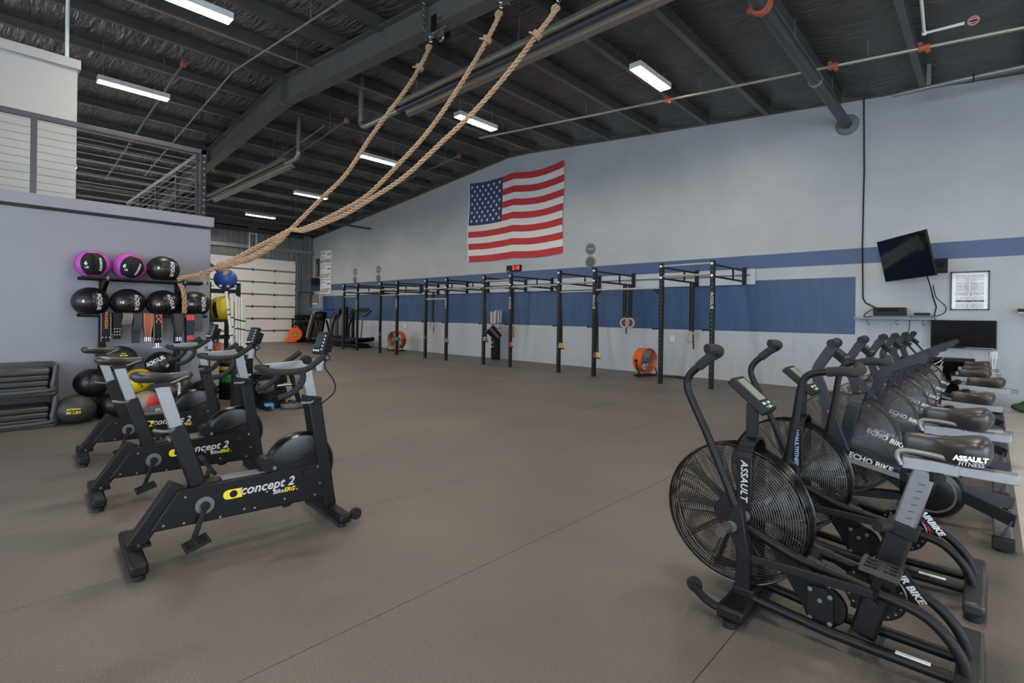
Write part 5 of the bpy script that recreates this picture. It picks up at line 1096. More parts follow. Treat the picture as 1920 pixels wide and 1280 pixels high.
def echo_bike():
    t = thing('steel_air_bike', 'first navy steel-frame air bike behind the tube-handle air bikes', 'exercise bike', (-0.5, 4.25, 0), 0, 'navy steel-frame air bikes along the right side')
    S = Matrix.Translation((0.5, 0, 0))
    def ob(m, name, mt, par=t, **k): return m.xform(S).obj(name, mt, par, **k)
    C_ = (-0.76, 0.43); R_ = 0.335
    for s in (-1, 1):
        ob(cage(s, C_, R_, 0.07, 40, 0.0016, 0.045, 10, 0.05, 40), 'cage_wires', WIREB, kind='stuff')
        ob(M().lathe([(0.0, 0.1), (0.06, 0.098), (0.075, 0.09), (0.075, 0.06)], 24, (C_[0], 0, C_[1]), 'y', cap=False).xform(Matrix.Diagonal((1, s, 1, 1))), 'hub_disc', BLK)
    rim = M()
    for y in (-0.05, -0.025, 0, 0.025, 0.05): rim.ring((C_[0], y, C_[1]), R_ + 0.004, 0.0035, 48, 5)
    ob(rim, 'cage_rim', WIREB)
    for k in range(10):
        g = 2 * PI * k / 10 + 0.2; e = Vector((math.cos(g), 0, math.sin(g))); q = Vector((C_[0], 0, C_[1]))
        ob(M().bar(q + e * 0.06, q + e * 0.31, 0.005, 0.08, (0, 1, 0)), 'fan_blade', BLADE)
    # strap frame leaning over the fan
    for s in (-1, 1):
        ob(M().bar((-0.745, s * 0.115, 0.36), (-0.675, s * 0.115, 0.70), 0.012, 0.075, (1, 0, 0)), 'fork_strap', NAVY, bev=0.004)
        ob(M().bar((-0.745, s * 0.115, 0.38), (-0.80, s * 0.115, 0.08), 0.012, 0.075, (1, 0, 0)), 'fork_strap', NAVY, bev=0.004)
    P = [(-0.675 + 0.018 * math.sin(g), 0.115 * math.cos(g), 0.69 + 0.09 * math.sin(g)) for g in [PI * k / 10 for k in range(11)]]
    m = M()
    for a, b in zip(P, P[1:]): m.bar(a, b, 0.075, 0.012, (0, (a[1] + b[1]) / 2, (a[2] + b[2]) / 2 - 0.69))
    hp = ob(m, 'fork_crown', NAVY)
    ob(M().cyl((-0.66, 0, 0.775), (-0.658, 0, 0.79), 0.01, 8), 'bolt', CHR, hp)
    # console arm and console
    ob(M().bar((-0.62, 0, 0.74), (-0.58, 0, 0.80), 0.06, 0.03, (1, 0, 0)), 'console_mount', NAVY)
    ob(M().bar((-0.565, 0, 0.74), (-0.76, 0, 1.0), 0.05, 0.02, (1, 0, 0)), 'console_arm', NAVY, bev=0.003)
    mb = basis((-0.79, 0, 1.04), (0, 1, 0), (-0.135, 0, 0.12))
    mo = ob(M().box((0, 0, 0), (0.2, 0.15, 0.045)).xform(mb), 'console', BLK, bev=0.006)
    ob(M().box((0, 0.015, 0.023), (0.15, 0.08, 0.003)).xform(mb), 'screen', LCDD, mo)
    for k in range(4): ob(M().box((-0.06 + 0.04 * k, -0.052, 0.0235), (0.022, 0.01, 0.003)).xform(mb), 'button', REDP if k == 3 else GREENP, mo)
    # handles: flat steel arms, one forward, one back
    for s, ang in ((-1, 0.0), (1, 0.62)):
        y = s * 0.25; piv = Vector((-0.712, y, 0.425))
        def rp(p):
            q = Vector(p) - piv; c_, s_ = math.cos(ang), math.sin(ang)
            return Vector((piv.x + q.x * c_ + q.z * s_, q.y + piv.y, piv.z - q.x * s_ + q.z * c_))
        pts = [rp(p) for p in bez([(-0.70, y, 0.40), (-0.755, y, 0.55), (-0.835, y, 0.80), (-0.868, y, 0.90), (-0.858, y, 0.96), (-0.82, y, 1.03), (-0.768, y, 1.115)], 4)]
        m = M(); hw = 0.032
        nrm = []
        for i, p in enumerate(pts):
            tg = (pts[min(i + 1, len(pts) - 1)] - pts[max(i - 1, 0)]).normalized(); nrm.append(Vector((-tg.z, 0, tg.x)))
        vs = []
        for p, n_ in zip(pts, nrm):
            for a, b in ((-1, -1), (1, -1), (1, 1), (-1, 1)): vs.append(p + n_ * (a * hw) + Vector((0, b * 0.016, 0)))
        fs = [(i * 4 + k, i * 4 + (k + 1) % 4, i * 4 + 4 + (k + 1) % 4, i * 4 + 4 + k) for i in range(len(pts) - 1) for k in range(4)] + [(0, 1, 2, 3)[::-1], tuple(4 * (len(pts) - 1) + k for k in range(4))]
        m.add(vs, [tuple(reversed(f)) for f in fs])
        hd = ob(m, 'handle_arm', NAVY, bev=0.004)
        e = rp((-0.76, y, 1.128))
        ob(M().cyl(e + Vector((0, -s * 0.03, 0)), e + Vector((0, s * 0.14, 0)), 0.027, 14), 'grip', FOAM, hd)
        ob(M().cyl(e + Vector((0, -s * 0.032, 0)), e + Vector((0, -s * 0.02, 0)), 0.034, 16), 'grip_cap', NAVY, hd)
        c = rp((-0.79, y, 0.66)); ob(M().cyl(c + Vector((0, -0.017, 0)), c + Vector((0, -0.019, 0)), 0.012, 12), 'red_badge', REDP, hd)
        ob(M().cyl((-0.712, s * 0.11, 0.425), (-0.712, y + s * 0.02, 0.425), 0.03, 14), 'pivot', NAVY, hd)
        ob(M().cyl((-0.745, y - s * 0.02, 0.38), (-0.745, y + s * 0.09, 0.38), 0.02, 12), 'foot_peg', BLKM, hd)
        ob(M().bar((-0.69, y, 0.36), (-0.27, s * 0.13, 0.25), 0.012, 0.03), 'push_rod', ALUD)
    # main body: beam with the name, drive cover
    bm = ob(M().bar((-0.73, -0.105, 0.375), (-0.42, -0.105, 0.295), 0.05, 0.065), 'side_beam', NAVY, bev=0.012)
    bm2 = ob(M().bar((-0.73, 0.105, 0.375), (-0.42, 0.105, 0.295), 0.05, 0.065), 'side_beam', NAVY, bev=0.012)
    d_ = Vector((0.31, 0, -0.08)).normalized()
    text('model_lettering', 'ECHO BIKE', 0.05, WHT, t, S @ basis((-0.575, -0.1312, 0.336), d_, (0.25, 0, 0.97)), bold=0.0012)
    text('model_lettering', 'ECHO BIKE', 0.045, WHT, t, S @ basis((-0.50, -0.082, 0.50), (0.93, 0, -0.36), (0.36, 0, 0.93)), shear=0.1, bold=0.001)
    ob(M().prism([(-0.60, 0.30), (-0.40, 0.33), (-0.20, 0.30), (-0.1, 0.24), (-0.11, 0.15), (-0.2, 0.12), (-0.42, 0.17)], -0.06, 0.06), 'drive_body', NAVY, bev=0.008)
    ob(M().lathe([(0.03, -0.08), (0.12, -0.08), (0.15, -0.07), (0.165, -0.045), (0.165, 0.045), (0.15, 0.07), (0.12, 0.08), (0.03, 0.08)], 36, (-0.265, 0, 0.20), 'y'), 'drive_cover', BLKG)
    ob(M().ring((-0.265, -0.081, 0.20), 0.12, 0.006, 36, 6), 'cover_trim', STEELD)
    ob(M().bar((-0.80, 0, 0.075), (-0.35, 0, 0.13), 0.08, 0.05), 'floor_beam', NAVY, bev=0.006)
    # feet
    ff = ob(M().bar((-0.82, -0.27, 0.05), (-0.82, 0.27, 0.05), 0.08, 0.06), 'front_foot', NAVY, bev=0.01)
    for s in (-1, 1): ob(M().lathe([(0.01, -0.016), (0.04, -0.016), (0.04, 0.016), (0.01, 0.016)], 16, (-0.88, s * 0.24, 0.055), 'y'), 'wheel', RUB, ff); ob(M().cyl((-0.81, s * 0.25, 0), (-0.81, s * 0.25, 0.025), 0.03, 12), 'foot_pad', RUB, ff)
    for s in (-1, 1): ob(M().bar((-0.14, s * 0.05, 0.215), (0.115, s * 0.2, 0.155), 0.014, 0.075), 'rear_beam', NAVY, bev=0.003)
    for s in (-1, 1): ob(M().bar((0.10, s * 0.2, 0.15), (0.055, s * 0.24, 0.06), 0.05, 0.01, (1, 0, 0)), 'rear_leg', NAVY, bev=0.002)
    rf = ob(M().bar((0.065, -0.3, 0.05), (0.065, 0.3, 0.05), 0.085, 0.05), 'rear_foot', ALUD, bev=0.01)
    for s in (-1, 1): ob(M().box((0.065, s * 0.29, 0.045), (0.095, 0.06, 0.062)), 'foot_cap', RUB, rf, bev=0.006); ob(M().cyl((0.065, s * 0.27, 0.0), (0.065, s * 0.27, 0.025), 0.03, 12), 'foot_pad', RUB, rf)
    # cranks
    for s, d in ((-1, Vector((-0.03, 0, 0.12))), (1, Vector((0.03, 0, -0.12)))):
        cr = ob(M().bar((-0.265, s * 0.11, 0.20), (-0.265 + d.x, s * 0.12, 0.20 + d.z), 0.016, 0.028, (1, 0, 0)).cyl((-0.265, s * 0.07, 0.20), (-0.265, s * 0.125, 0.20), 0.02, 12), 'crank_arm', BLK)
        ob(pedal(M(), (-0.265 + d.x, s * 0.18, 0.20 + d.z), 0.1, 0.1), 'pedal', STEELD, cr)
    # seat
    ob(M().bar((-0.30, 0, 0.28), (-0.195, 0, 0.60), 0.055, 0.075, (1, 0, 0)), 'seat_tube', NAVY, bev=0.006)
    po_ = ob(M().bar((-0.215, 0, 0.53), (-0.19, 0, 0.605), 0.04, 0.055, (1, 0, 0)), 'seat_post', ALUD)
    ob(M().bar((-0.29, 0, 0.615), (0.06, 0, 0.612), 0.06, 0.045), 'rail_sleeve', ALU, bev=0.003)
    ob(M().bar((-0.1, 0, 0.612), (0.105, 0, 0.612), 0.048, 0.034), 'seat_rail', ALUD, bev=0.003)
    ob(M().cyl((-0.23, -0.03, 0.585), (-0.25, -0.085, 0.585), 0.025, 12), 'rail_knob', BLKM)
    ob(M().cyl((-0.1, 0, 0.63), (-0.1, 0, 0.66), 0.02, 10), 'saddle_stem', BLK)
    ob(saddle(M(), (0, 0, 0), 0.26, 0.2, 0.085).xform(Matrix.Translation((-0.105, 0, 0.693)) @ Matrix.Rotation(PI, 4, 'Z')), 'saddle', SADB, ang=80)
    return t
ec = echo_bike()
SEATP = ('seat_post', 'rail_sleeve', 'seat_rail', 'rail_knob', 'saddle_stem', 'saddle')
for y, lab, dz, dx in ((5.3, 'second navy steel-frame air bike from the camera', 0.02, 0.01), (6.35, 'third navy steel-frame air bike, its saddle set farthest back', 0.06, 0.08), (7.2, 'fourth navy steel-frame air bike from the camera', 0.07, -0.01), (8.1, 'second last navy steel-frame air bike before the wall', 0.06, -0.01), (9.0, 'navy steel-frame air bike nearest the wall below the low television', 0.06, -0.02)):
    b = dup(ec, (-0.5, y, 0), 0, lab)
    for ch in b.children:
        if ch.name.split('.')[0] in SEATP: ch.location.z += dz; ch.location.x += dx

# ================================================================ ball rack at the left wall
rk = thing('ball_rack', 'black two-tier ball rack standing against the lilac wall', 'rack', (-7.75, 1.48, 0))
for x in (0.17, -0.12):
    for z in (1.652, 1.215): M().cyl((x, -0.64, z), (x, 0.65, z), 0.019, 12).obj('bar', BLKM, rk)
for y in (-0.40, 0.39):
    u = M().bar((-0.16, y, 0.02), (-0.16, y, 1.72), 0.07, 0.07, (0, 1, 0)).obj('upright', BLK, rk, bev=0.004)
    for z in (1.652, 1.215):
        M().prism([(-0.19, z + 0.03), (0.185, z + 0.03), (0.185, z - 0.03), (-0.1, z - 0.16), (-0.19, z - 0.16)], y - 0.02, y + 0.02).obj('bracket', BLK, u, bev=0.003)
        M().cyl((0.17, y - 0.012, z), (0.17, y + 0.012, z), 0.026, 12).obj('bar_clamp', ALUD, u)
    M().bar((-0.2, y, 0.025), (0.22, y, 0.025), 0.07, 0.05).obj('foot', BLK, u)
M().box((-0.19, 0, 1.4), (0.02, 0.86, 0.05)).obj('back_brace', BLK, rk)

RB = 0.177
def sph(y, z, R_, e=0.001): return Vector((math.cos(z / R_) * math.cos(y / R_), math.cos(z / R_) * math.sin(y / R_), math.sin(z / R_))) * (R_ + e)
def wrap(o, R_, sq, e=0.0012):
    for v in o.data.vertices:
        p = sph(v.co.x, v.co.y, R_, e + max(0, v.co.z)); v.co = Vector((p.x * sq[0], p.y * sq[1], p.z * sq[2]))
    o.data.update()
def ball_text(t, body, size, m, at, rot, R_, sq, **k):
    o = text('lettering', body, size, m, t, Matrix.Translation((at[0], at[1], 0)) @ Matrix.Rotation(rot, 4, 'Z'), ext=0.0004, **k); wrap(o, R_, sq, 0.0015); return o
def med_ball(loc, rz, roll, body, label, group, texts=(), R_=RB, sq=(1, 1.03, 0.96), patch=None, laces=True, tilt=0.0, name='medicine_ball'):
    t = thing(name, label, 'ball', loc, rz, group); t.rotation_euler = (roll, tilt, rz)
    M().sphere((0, 0, 0), R_, 36, 22, sq).obj('cover', body, t)
    if patch:
        m = M(); n = 16; w_, h_ = patch[1], patch[2]; vs = []
        for j in range(n + 1):
            for i in range(n + 1):
                a, b = -w_ / 2 + w_ * i / n, -h_ / 2 + h_ * j / n
                k = 1 - 0.28 * abs(2 * j / n - 1) ** 2
                p = sph(a * k + patch[3], b, R_, 0.0012); vs.append((p.x * sq[0], p.y * sq[1], p.z * sq[2]))
        m.add(vs, [(j * (n + 1) + i, j * (n + 1) + i + 1, (j + 1) * (n + 1) + i + 1, (j + 1) * (n + 1) + i) for j in range(n) for i in range(n)]); m.obj('panel', patch[0], t, ang=80)
    if laces:
        m = M()
        for k in range(9):
            z = -0.1 + 0.025 * k
            a, b = sph(-0.014 + 0.008 * (k % 2), z, R_, 0.002), sph(0.016 + 0.008 * (k % 2), z + 0.012, R_, 0.002)
            m.tube([Vector((p.x * sq[0], p.y * sq[1], p.z * sq[2])) for p in (a, b)], 0.0045, 5)
        m.obj('laces', BLKG, t)
    s = M()
    for a in (-0.19, 0.2):
        s.tube([Vector((p.x * sq[0], p.y * sq[1], p.z * sq[2])) for p in [sph(a, z, R_, 0.0005) for z in [-0.24 + 0.04 * q for q in range(13)]]], 0.0022, 4)
    s.obj('seam', BLKG if body is BALLB else BLKM, t)
    for tx in texts: ball_text(t, tx[0], tx[1], tx[2], tx[3], tx[4], R_, sq, bold=tx[5] if len(tx) > 5 else 0.0)
    return t
G1 = 'soft medicine balls on the two-tier rack'
RT = lambda num: (('ROGUE', 0.062, WHT, (0.085, 0.0), -PI / 2, 0.002), (num, 0.045, WHT, (-0.065, 0.0), -PI / 2 * 0 , 0.0015), ('MEDICINE BALL', 0.014, GRYP, (0.055, 0.01), -PI / 2))
med_ball((-7.75, 0.959, 1.815), -0.1, 0.05, PURP, 'purple medicine ball at the left end of the top tier', G1, (('6', 0.06, WHT, (-0.06, 0.005), 0, 0.002), ('LB', 0.035, WHT, (-0.055, -0.045), 0, 0.001), ('BALL', 0.03, GRYP, (0.075, 0.04), -PI / 2, 0.003), ('ROGUE', 0.03, GRYP, (0.075, -0.035), -PI / 2, 0.003)), patch=(BLKM, 0.25, 0.3, 0.01))
med_ball((-7.75, 1.312, 1.815), -0.1, -0.35, PURP, 'purple medicine ball second along the top tier', G1, (('6', 0.06, WHT, (-0.05, -0.02), 0, 0.002), ('LB', 0.035, WHT, (-0.02, -0.06), 0.2, 0.001), ('BALL', 0.03, GRYP, (0.09, 0.04), -PI / 2, 0.003), ('ROGUE', 0.03, GRYP, (0.09, -0.035), -PI / 2, 0.003)), patch=(BLKM, 0.25, 0.3, 0.03))
med_ball((-7.75, 1.668, 1.815), -0.1, -0.02, BALLB, 'black medicine ball at the right end of the top tier', G1, RT('8'))
for y, num, lab, ro in ((0.95, '8', 'black medicine ball at the left end of the lower tier', 0.0), (1.307, '10', 'black medicine ball second from left on the lower tier', 0.03), (1.667, '10', 'black medicine ball third on the lower tier, left of the hanging rope end', 0.3), (2.03, '10', 'black medicine ball at the right end of the lower tier', 0.05)):
    med_ball((-7.75, y, 1.375), -0.12, ro, BALLB, lab, G1, RT(num))
# balls heaped on the floor below the rack
G2 = 'heavy balls piled on the floor under the rack'
GR = mat('slam_ball_rubber', (44, 44, 44), 0.55, bump=0.15, bscale=120)
ST = lambda num: (('ACTION', 0.03, YEL, (0.0, 0.03), 0, 0.001), (num, 0.045, YEL, (0.0, -0.015), 0, 0.001))
med_ball((-7.5, 0.80, 0.155), -0.2, 0, GR, 'flattened grey slam ball marked in yellow on the floor beside the mat rack', G2, ST('30 LBS'), 0.178, (1.0, 1.05, 0.87), laces=False, name='slam_ball')
med_ball((-7.62, 1.17, 0.15), -0.1, 0, BALLB, 'dark ball marked 40 on the floor between slam ball and bikes', G2, (('40', 0.04, WHT, (0.06, -0.06), 0, 0.001),), 0.165, (1, 1.05, 0.9), laces=False, name='slam_ball')
med_ball((-7.66, 0.96, 0.425), -0.3, 0, BALLB, 'large black laced ball resting on top of two floor balls', G2, (), 0.165, (1, 1.05, 0.98), name='medicine_ball')
med_ball((-7.76, 1.235, 0.685), -0.1, 0, GR, 'dark slam ball with yellow marking highest in the pile', G2, (('SLAM', 0.02, YEL, (0.03, 0.085), 0, 0.0006), ('30 LBS', 0.028, YEL, (0.03, 0.055), 0, 0.001)), 0.175, (1, 1.03, 0.9), laces=False, name='slam_ball')
med_ball((-7.62, 1.47, 0.145), 0.0, 0, mat('tan_vinyl', (150, 132, 110), 0.6), 'tan and orange ball low in the pile behind the bike posts', G2, (), 0.16, (1, 1.05, 0.9), patch=(REDV, 0.2, 0.2, 0.09), laces=False, name='slam_ball')
med_ball((-7.66, 1.40, 0.415), -0.2, 0.6, YELV, 'yellow medicine ball wedged in the pile behind the nearest saddle', G2, (), 0.155, (1, 1.05, 0.9), name='medicine_ball')
med_ball((-7.70, 1.64, 0.60), -0.25, 0.5, BALLB, 'black ball with white lettering in the pile left of the far bike handles', G2, (('ROGUE', 0.075, WHT, (-0.02, 0.07), 0.0, 0.002), ('20', 0.045, WHT, (0.07, -0.05), 0.5, 0.001)), 0.165)
med_ball((-7.60, 1.80, 0.275), -0.2, 0.0, BALLB, 'black ball with a chain of white lettering down its front', G2, (('DYNAMAX', 0.045, WHT, (0.02, 0.0), -PI / 2, 0.001),), 0.178, laces=False)
med_ball((-7.68, 2.12, 0.20), 0.1, 0.4, BALLB, 'black ball on the floor under the right end of the rack', G2, (('10', 0.045, WHT, (0.05, 0.05), 0.3, 0.001),), 0.17)
sb = thing('sandbag', 'black sandbag with pale lettering lying on the floor in front of the pile', 'sandbag', (-7.32, 1.6, 0.0), -0.1)
M().sphere((0, 0, 0.075), 0.1, 24, 14, (1.2, 2.0, 0.75)).obj('bag', CANVAS, sb); M().bar((0.1, -0.16, 0.075), (0.1, 0.16, 0.075), 0.02, 0.012).obj('seam_strip', BLKM, sb); text('lettering', 'BRUTE', 0.05, GRYP, sb, basis((0.1145, -0.02, 0.1), (0, 1, 0), (-0.3, 0, 1)))

# lifting belts on the lower bar
def belt(y, w_, L_, m, label, back=None, taper=1.0, texts=(), buckle=None, trim=None, dots=0, curl=0.0):
    t = thing('lifting_belt', label, 'belt', (-7.58, y, 1.24), 0, 'weightlifting belts hanging on the rack bar')
    def strip(L2, x, sgn):
        mm = M(); n = 12; P = []
        for i in range(n + 1):
            f = i / n; z = -L2 * f; ww = w_ * (1 - (1 - taper) * max(0, (f - 0.45) / 0.55) ** 0.8); yy = curl * f * f
            xx = x + sgn * 0.025 * math.sin(PI * f * 0.8)
            P.append((xx, yy, z, ww))
        vs = []
        for xx, yy, z, ww in P: vs += [(xx, yy - ww / 2, z), (xx, yy + ww / 2, z), (xx - 0.008, yy + ww / 2, z), (xx - 0.008, yy - ww / 2, z)]
        fs = [(4 * i + k, 4 * i + 4 + k, 4 * i + 4 + (k + 1) % 4, 4 * i + (k + 1) % 4) for i in range(n) for k in range(4)] + [(0, 1, 2, 3), (4 * n + 3, 4 * n + 2, 4 * n + 1, 4 * n)]
        mm.add(vs, fs); return mm, P
    mm, P = strip(L_, 0.03, 1); mm.obj('front_strap', m, t, ang=50)
    mb, _ = strip(back or L_ * 0.8, -0.022, -1); mb.obj('back_strap', m, t, ang=50)
    M().tube([(-0.02 + 0.025 * 0, 0, 0)] * 0 + [(-0.024, -w_ / 2, 0.003), (-0.024, w_ / 2, 0.003)], 0.006, 6).box((0.0, 0, 0.006), (0.064, w_, 0.008)).obj('fold', m, t)
    if trim:
        for s in (-1, 1):
            q = M()
            for a, b in zip(P, P[1:]): q.bar((a[0] + 0.002, a[1] + s * (a[3] / 2 - 0.006), a[2]), (b[0] + 0.002, b[1] + s * (b[3] / 2 - 0.006), b[2]), 0.006, 0.003, (1, 0, 0))
            q.obj('edge_stitching', trim, t)
    for i, (body, size, mm_, z, rot) in enumerate(texts): text('lettering', body, size, mm_, t, basis((0.06, 0, z), (0, 0, -1) if rot else (0, 1, 0), (0, 1, 0) if rot else (0, 0, 1)), bold=0.001)
    if buckle:
        z = -L_ - 0.02; e = P[-1]; ww = e[3]
        M().tube([(0.03, e[1] - ww / 2, z + 0.03), (0.03, e[1] + ww / 2, z + 0.03), (0.03, e[1] + ww / 2, z - 0.035), (0.03, e[1] - ww / 2, z - 0.035)], 0.005, 6, closed=True).tube([(0.03, e[1] - 0.01, z + 0.03), (0.034, e[1] - 0.01, z - 0.03)], 0.004, 5).tube([(0.03, e[1] + 0.012, z + 0.03), (0.034, e[1] + 0.012, z - 0.03)], 0.004, 5).obj('buckle', CHR, t)
    for k in range(dots):
        for s in (-1, 0, 1): M().cyl((0.055, s * w_ * 0.33, -L_ + 0.05 + 0.035 * k), (0.061, s * w_ * 0.33, -L_ + 0.05 + 0.035 * k), 0.006, 8).obj('rivet', WHT, t)
    return t
STI = mat('pale_stitching', (150, 146, 138), 0.7); DGRY = mat('dark_webbing', (58, 58, 60), 0.8, bump=0.2, bscale=200)
belt(1.065, 0.1, 0.33, BLKM, 'black belt with orange lettering at the left end of the rack bar', trim=STI, texts=(('MUNSON', 0.045, BO, -0.08, 1),), dots=1)
belt(1.17, 0.075, 0.30, BLKM, 'black belt with silver studs, second on the rack bar', dots=3)
belt(1.275, 0.1, 0.13, mat('khaki_webbing', (110, 104, 98), 0.8), 'grey webbing belt with black centre, third on the rack bar', back=0.28, curl=-0.02)
belt(1.375, 0.085, 0.2, DGRY, 'charcoal webbing belt with small silver slide', back=0.36, buckle=None, curl=-0.01)
belt(1.475, 0.095, 0.285, TANL, 'brown leather belt with double-prong buckle', taper=0.62, buckle=True, trim=mat('tan_edge', (196, 140, 96), 0.5))
belt(1.575, 0.095, 0.36, BLKM, 'black belt with orange C letter and wide silver buckle', taper=1.0, buckle=True, trim=STI, texts=(('DC', 0.075, BO, -0.06, 1),), dots=1)
belt(1.80, 0.12, 0.29, DGRY, 'charcoal padded belt with hanging buckle, right of the bare bar', taper=0.45, buckle=True, trim=BLKM)
belt(1.925, 0.085, 0.40, mat('navy_webbing', (40, 40, 56), 0.7), 'red and navy belt with white dots', back=0.45, dots=3)
M().box((0, 0, 0), (0.012, 0.09, 0.07)).obj('red_panel', REDV, bpy.data.objects['lifting_belt.007'], loc=(0.05, 0, -0.04))
M().box((0, 0, 0), (0.012, 0.075, 0.06)).obj('red_panel', REDV, bpy.data.objects['lifting_belt.007'], loc=(0.06, 0, -0.3))
belt(2.02, 0.095, 0.22, mat('olive_webbing', (70, 72, 70), 0.8), 'dark olive belt at the right end of the rack bar', back=0.2)

# rack of exercise mats at the far left
PLAS = mat('black_moulded_plastic', (64, 64, 64), 0.5, bump=0.1, bscale=60)
mr = thing('mat_bin', 'upper black plastic bin full of folded pads at the left wall', 'storage bin', (-7.68, -0.2, 0.345), 0, 'stacked plastic pad bins')
def bin_parts(t):
    M().box((0, 0, 0.018), (0.5, 1.66, 0.036)).obj('tray', PLAS, t, bev=0.01)
    M().box((-0.235, 0, 0.17), (0.03, 1.66, 0.33)).obj('back_wall', PLAS, t, bev=0.008)
    for s in (-1, 1): M().prism([(-0.25, 0.0), (0.22, 0.0), (0.25, 0.05), (0.25, 0.335), (-0.25, 0.335)], s * 0.83 - 0.018, s * 0.83 + 0.018).obj('end_wall', PLAS, t, bev=0.012)
    P = [(0.24, -0.83, 0.32)] + [(0.25, -0.80, 0.12), (0.25, -0.74, 0.05), (0.25, 0.0, 0.045), (0.25, 0.74, 0.05), (0.25, 0.80, 0.12), (0.24, 0.83, 0.32)]
    M().tube(bez(P, 5), 0.025, 8).obj('front_lip', PLAS, t)
bin_parts(mr)
mr2 = dup(mr, (-7.68, -0.2, 0.0), 0, 'lower black plastic bin of folded pads standing on the floor')
PADM = mat('pad_vinyl', (58, 57, 56), 0.3, bump=0.1, bscale=25)
def pad(loc, label):
    t = thing('folded_pad', label, 'pad', loc, 0, 'black vinyl pads in the plastic bins')
    M().box((0, 0, 0.03), (0.40, 0.40, 0.06)).obj('pad_body', PADM, t, bev=0.018, seg=3)
    M().bar((0.2, -0.19, 0.03), (0.2, 0.19, 0.03), 0.004, 0.004).obj('welt', BLKG, t)
    return t
for lv, z0 in ((0, 0.037), (1, 0.382)):
    for j, y in enumerate((0.37, -0.06)):
        for k in range(4 if lv else 3):
            o = pad((-7.66 + 0.01 * (k % 2), y + 0.004 * k, z0 + 0.062 * k), ('black vinyl pad in the %s bin, %s stack, %s' % (('lower', 'upper')[lv], ('right-hand', 'left-hand')[j], ('bottom one', 'second from bottom', 'third from bottom', 'top one')[k])))
            if k == (3 if lv else 2): text('lettering', 'PR STAR', 0.045, REDP, o, basis((0.12, -0.0, 0.061), (0, 1, 0), (-1, 0, 0)), bold=0.001)

# pipe bin with emblem and white pipes
pb2 = thing('pipe_bin', 'black cylindrical bin printed with a white wing emblem behind the bike handlebars', 'bin', (-7.3, 2.48, 0))
M().lathe([(0.125, 0), (0.13, 0.01), (0.13, 0.755), (0.115, 0.755), (0.115, 0.02)], 28, cap=False).obj('body', BLKM, pb2)
Bw = basis((0.122, -0.055, 0.60), (0.41, 0.91, 0), (0, 0, 1))
wg = M()
for k in range(6):
    a = 0.03 * k; wg.add([Bw @ Vector(p) for p in ((0.055, 0.035 - a * 0.75, 0.003), (0.055, 0.022 - a * 0.75, 0.003), (-0.005 - 0.006 * k + 0.05 * (k > 3), 0.05 - a * 0.8, 0.003), (-0.03 + 0.006 * k, 0.075 - a * 0.85, 0.003))], [(0, 1, 2, 3)])
wg.obj('emblem', WHT, pb2, smooth=False)
text('lettering', 'CROSSFIT', 0.04, WHT, pb2, basis((0.1235, -0.02, 0.445), (0.3, 0.95, 0), (0, 0, 1)), bold=0.001)
text('lettering', '* * * *', 0.03, WHT, pb2, basis((0.1235, -0.02, 0.405), (0.3, 0.95, 0), (0, 0, 1)))
for i, (dx, dy, h, lx, ly) in enumerate(((-0.02, -0.09, 1.50, 0.0, -0.04), (0.01, -0.055, 1.47, 0.0, -0.035), (0.0, -0.02, 1.46, 0.0, -0.035), (0.01, 0.02, 1.45, 0.0, -0.04), (0.0, 0.055, 1.44, 0.0, -0.045))):
    o = thing('plastic_pipe', ('tallest white plastic pipe, leftmost in the wing-emblem bin', 'second white plastic pipe in the wing-emblem bin', 'third white plastic pipe in the wing-emblem bin', 'fourth white plastic pipe in the wing-emblem bin', 'rightmost white plastic pipe in the wing-emblem bin')[i], 'pipe', (-7.3 + dx, 2.48 + dy, 0.025), 0, 'white pipes in the wing-emblem bin')
    M().tube([(0, 0, 0), (lx, ly, h)], 0.0185, 10).obj('tube', PVC, o)
    for f in (0.70, 0.78): M().tube([(lx * f, ly * f, h * f), (lx * (f + 0.012), ly * (f + 0.012), h * (f + 0.012))], 0.0195, 10).obj('tape_band', BLKM, o)
o = thing('plastic_pipe', 'white taped pipe leaning out of the bin in front of the yellow ball', 'pipe', (-7.32, 2.46, 0.025)); M().tube([(0, 0, 0), (0.12, -0.22, 1.52)], 0.0185, 10).obj('tube', PVC, o)
for f in (0.62, 0.80, 0.84): M().tube([(0.12 * f, -0.22 * f, 1.52 * f), (0.12 * (f + 0.01), -0.22 * (f + 0.01), 1.52 * (f + 0.01))], 0.0195, 10).obj('tape_band', BLKM, o)
# storage tower round the corner: black uprights, pegs, two balls, bands
tw = thing('storage_tower', 'black storage tower with chrome pegs at the corner of the mezzanine wall', 'rack', (-8.55, 2.55, 0))
for x, y in ((-0.25, -0.2), (0.25, -0.2), (-0.25, 0.2), (0.25, 0.2)): M().bar((x, y, 0), (x, y, 1.72), 0.05, 0.05, (0, 1, 0)).obj('upright', BLK, tw)
for z in (0.1, 0.9, 1.15, 1.6): 
    for y in (-0.2, 0.2): M().bar((-0.25, y, z), (0.25, y, z), 0.04, 0.04).obj('rail', BLK, tw)
    for x in (-0.25, 0.25): M().bar((x, -0.2, z), (x, 0.2, z), 0.04, 0.04).obj('rail', BLK, tw)
for k in range(4): M().cyl((0.25, -0.18 + 0.1 * k, 1.66), (0.36, -0.18 + 0.1 * k, 1.66), 0.014, 8).cyl((0.36, -0.18 + 0.1 * k, 1.66), (0.37, -0.18 + 0.1 * k, 1.66), 0.02, 10).obj('peg', CHR, tw)
M().bar((0.0, 0.0, 1.9), (0.14, -0.16, 1.98), 0.04, 0.04).bar((-0.25, 0.2, 1.7), (0.0, 0.0, 1.9), 0.04, 0.04).obj('arm', STEELD, tw)
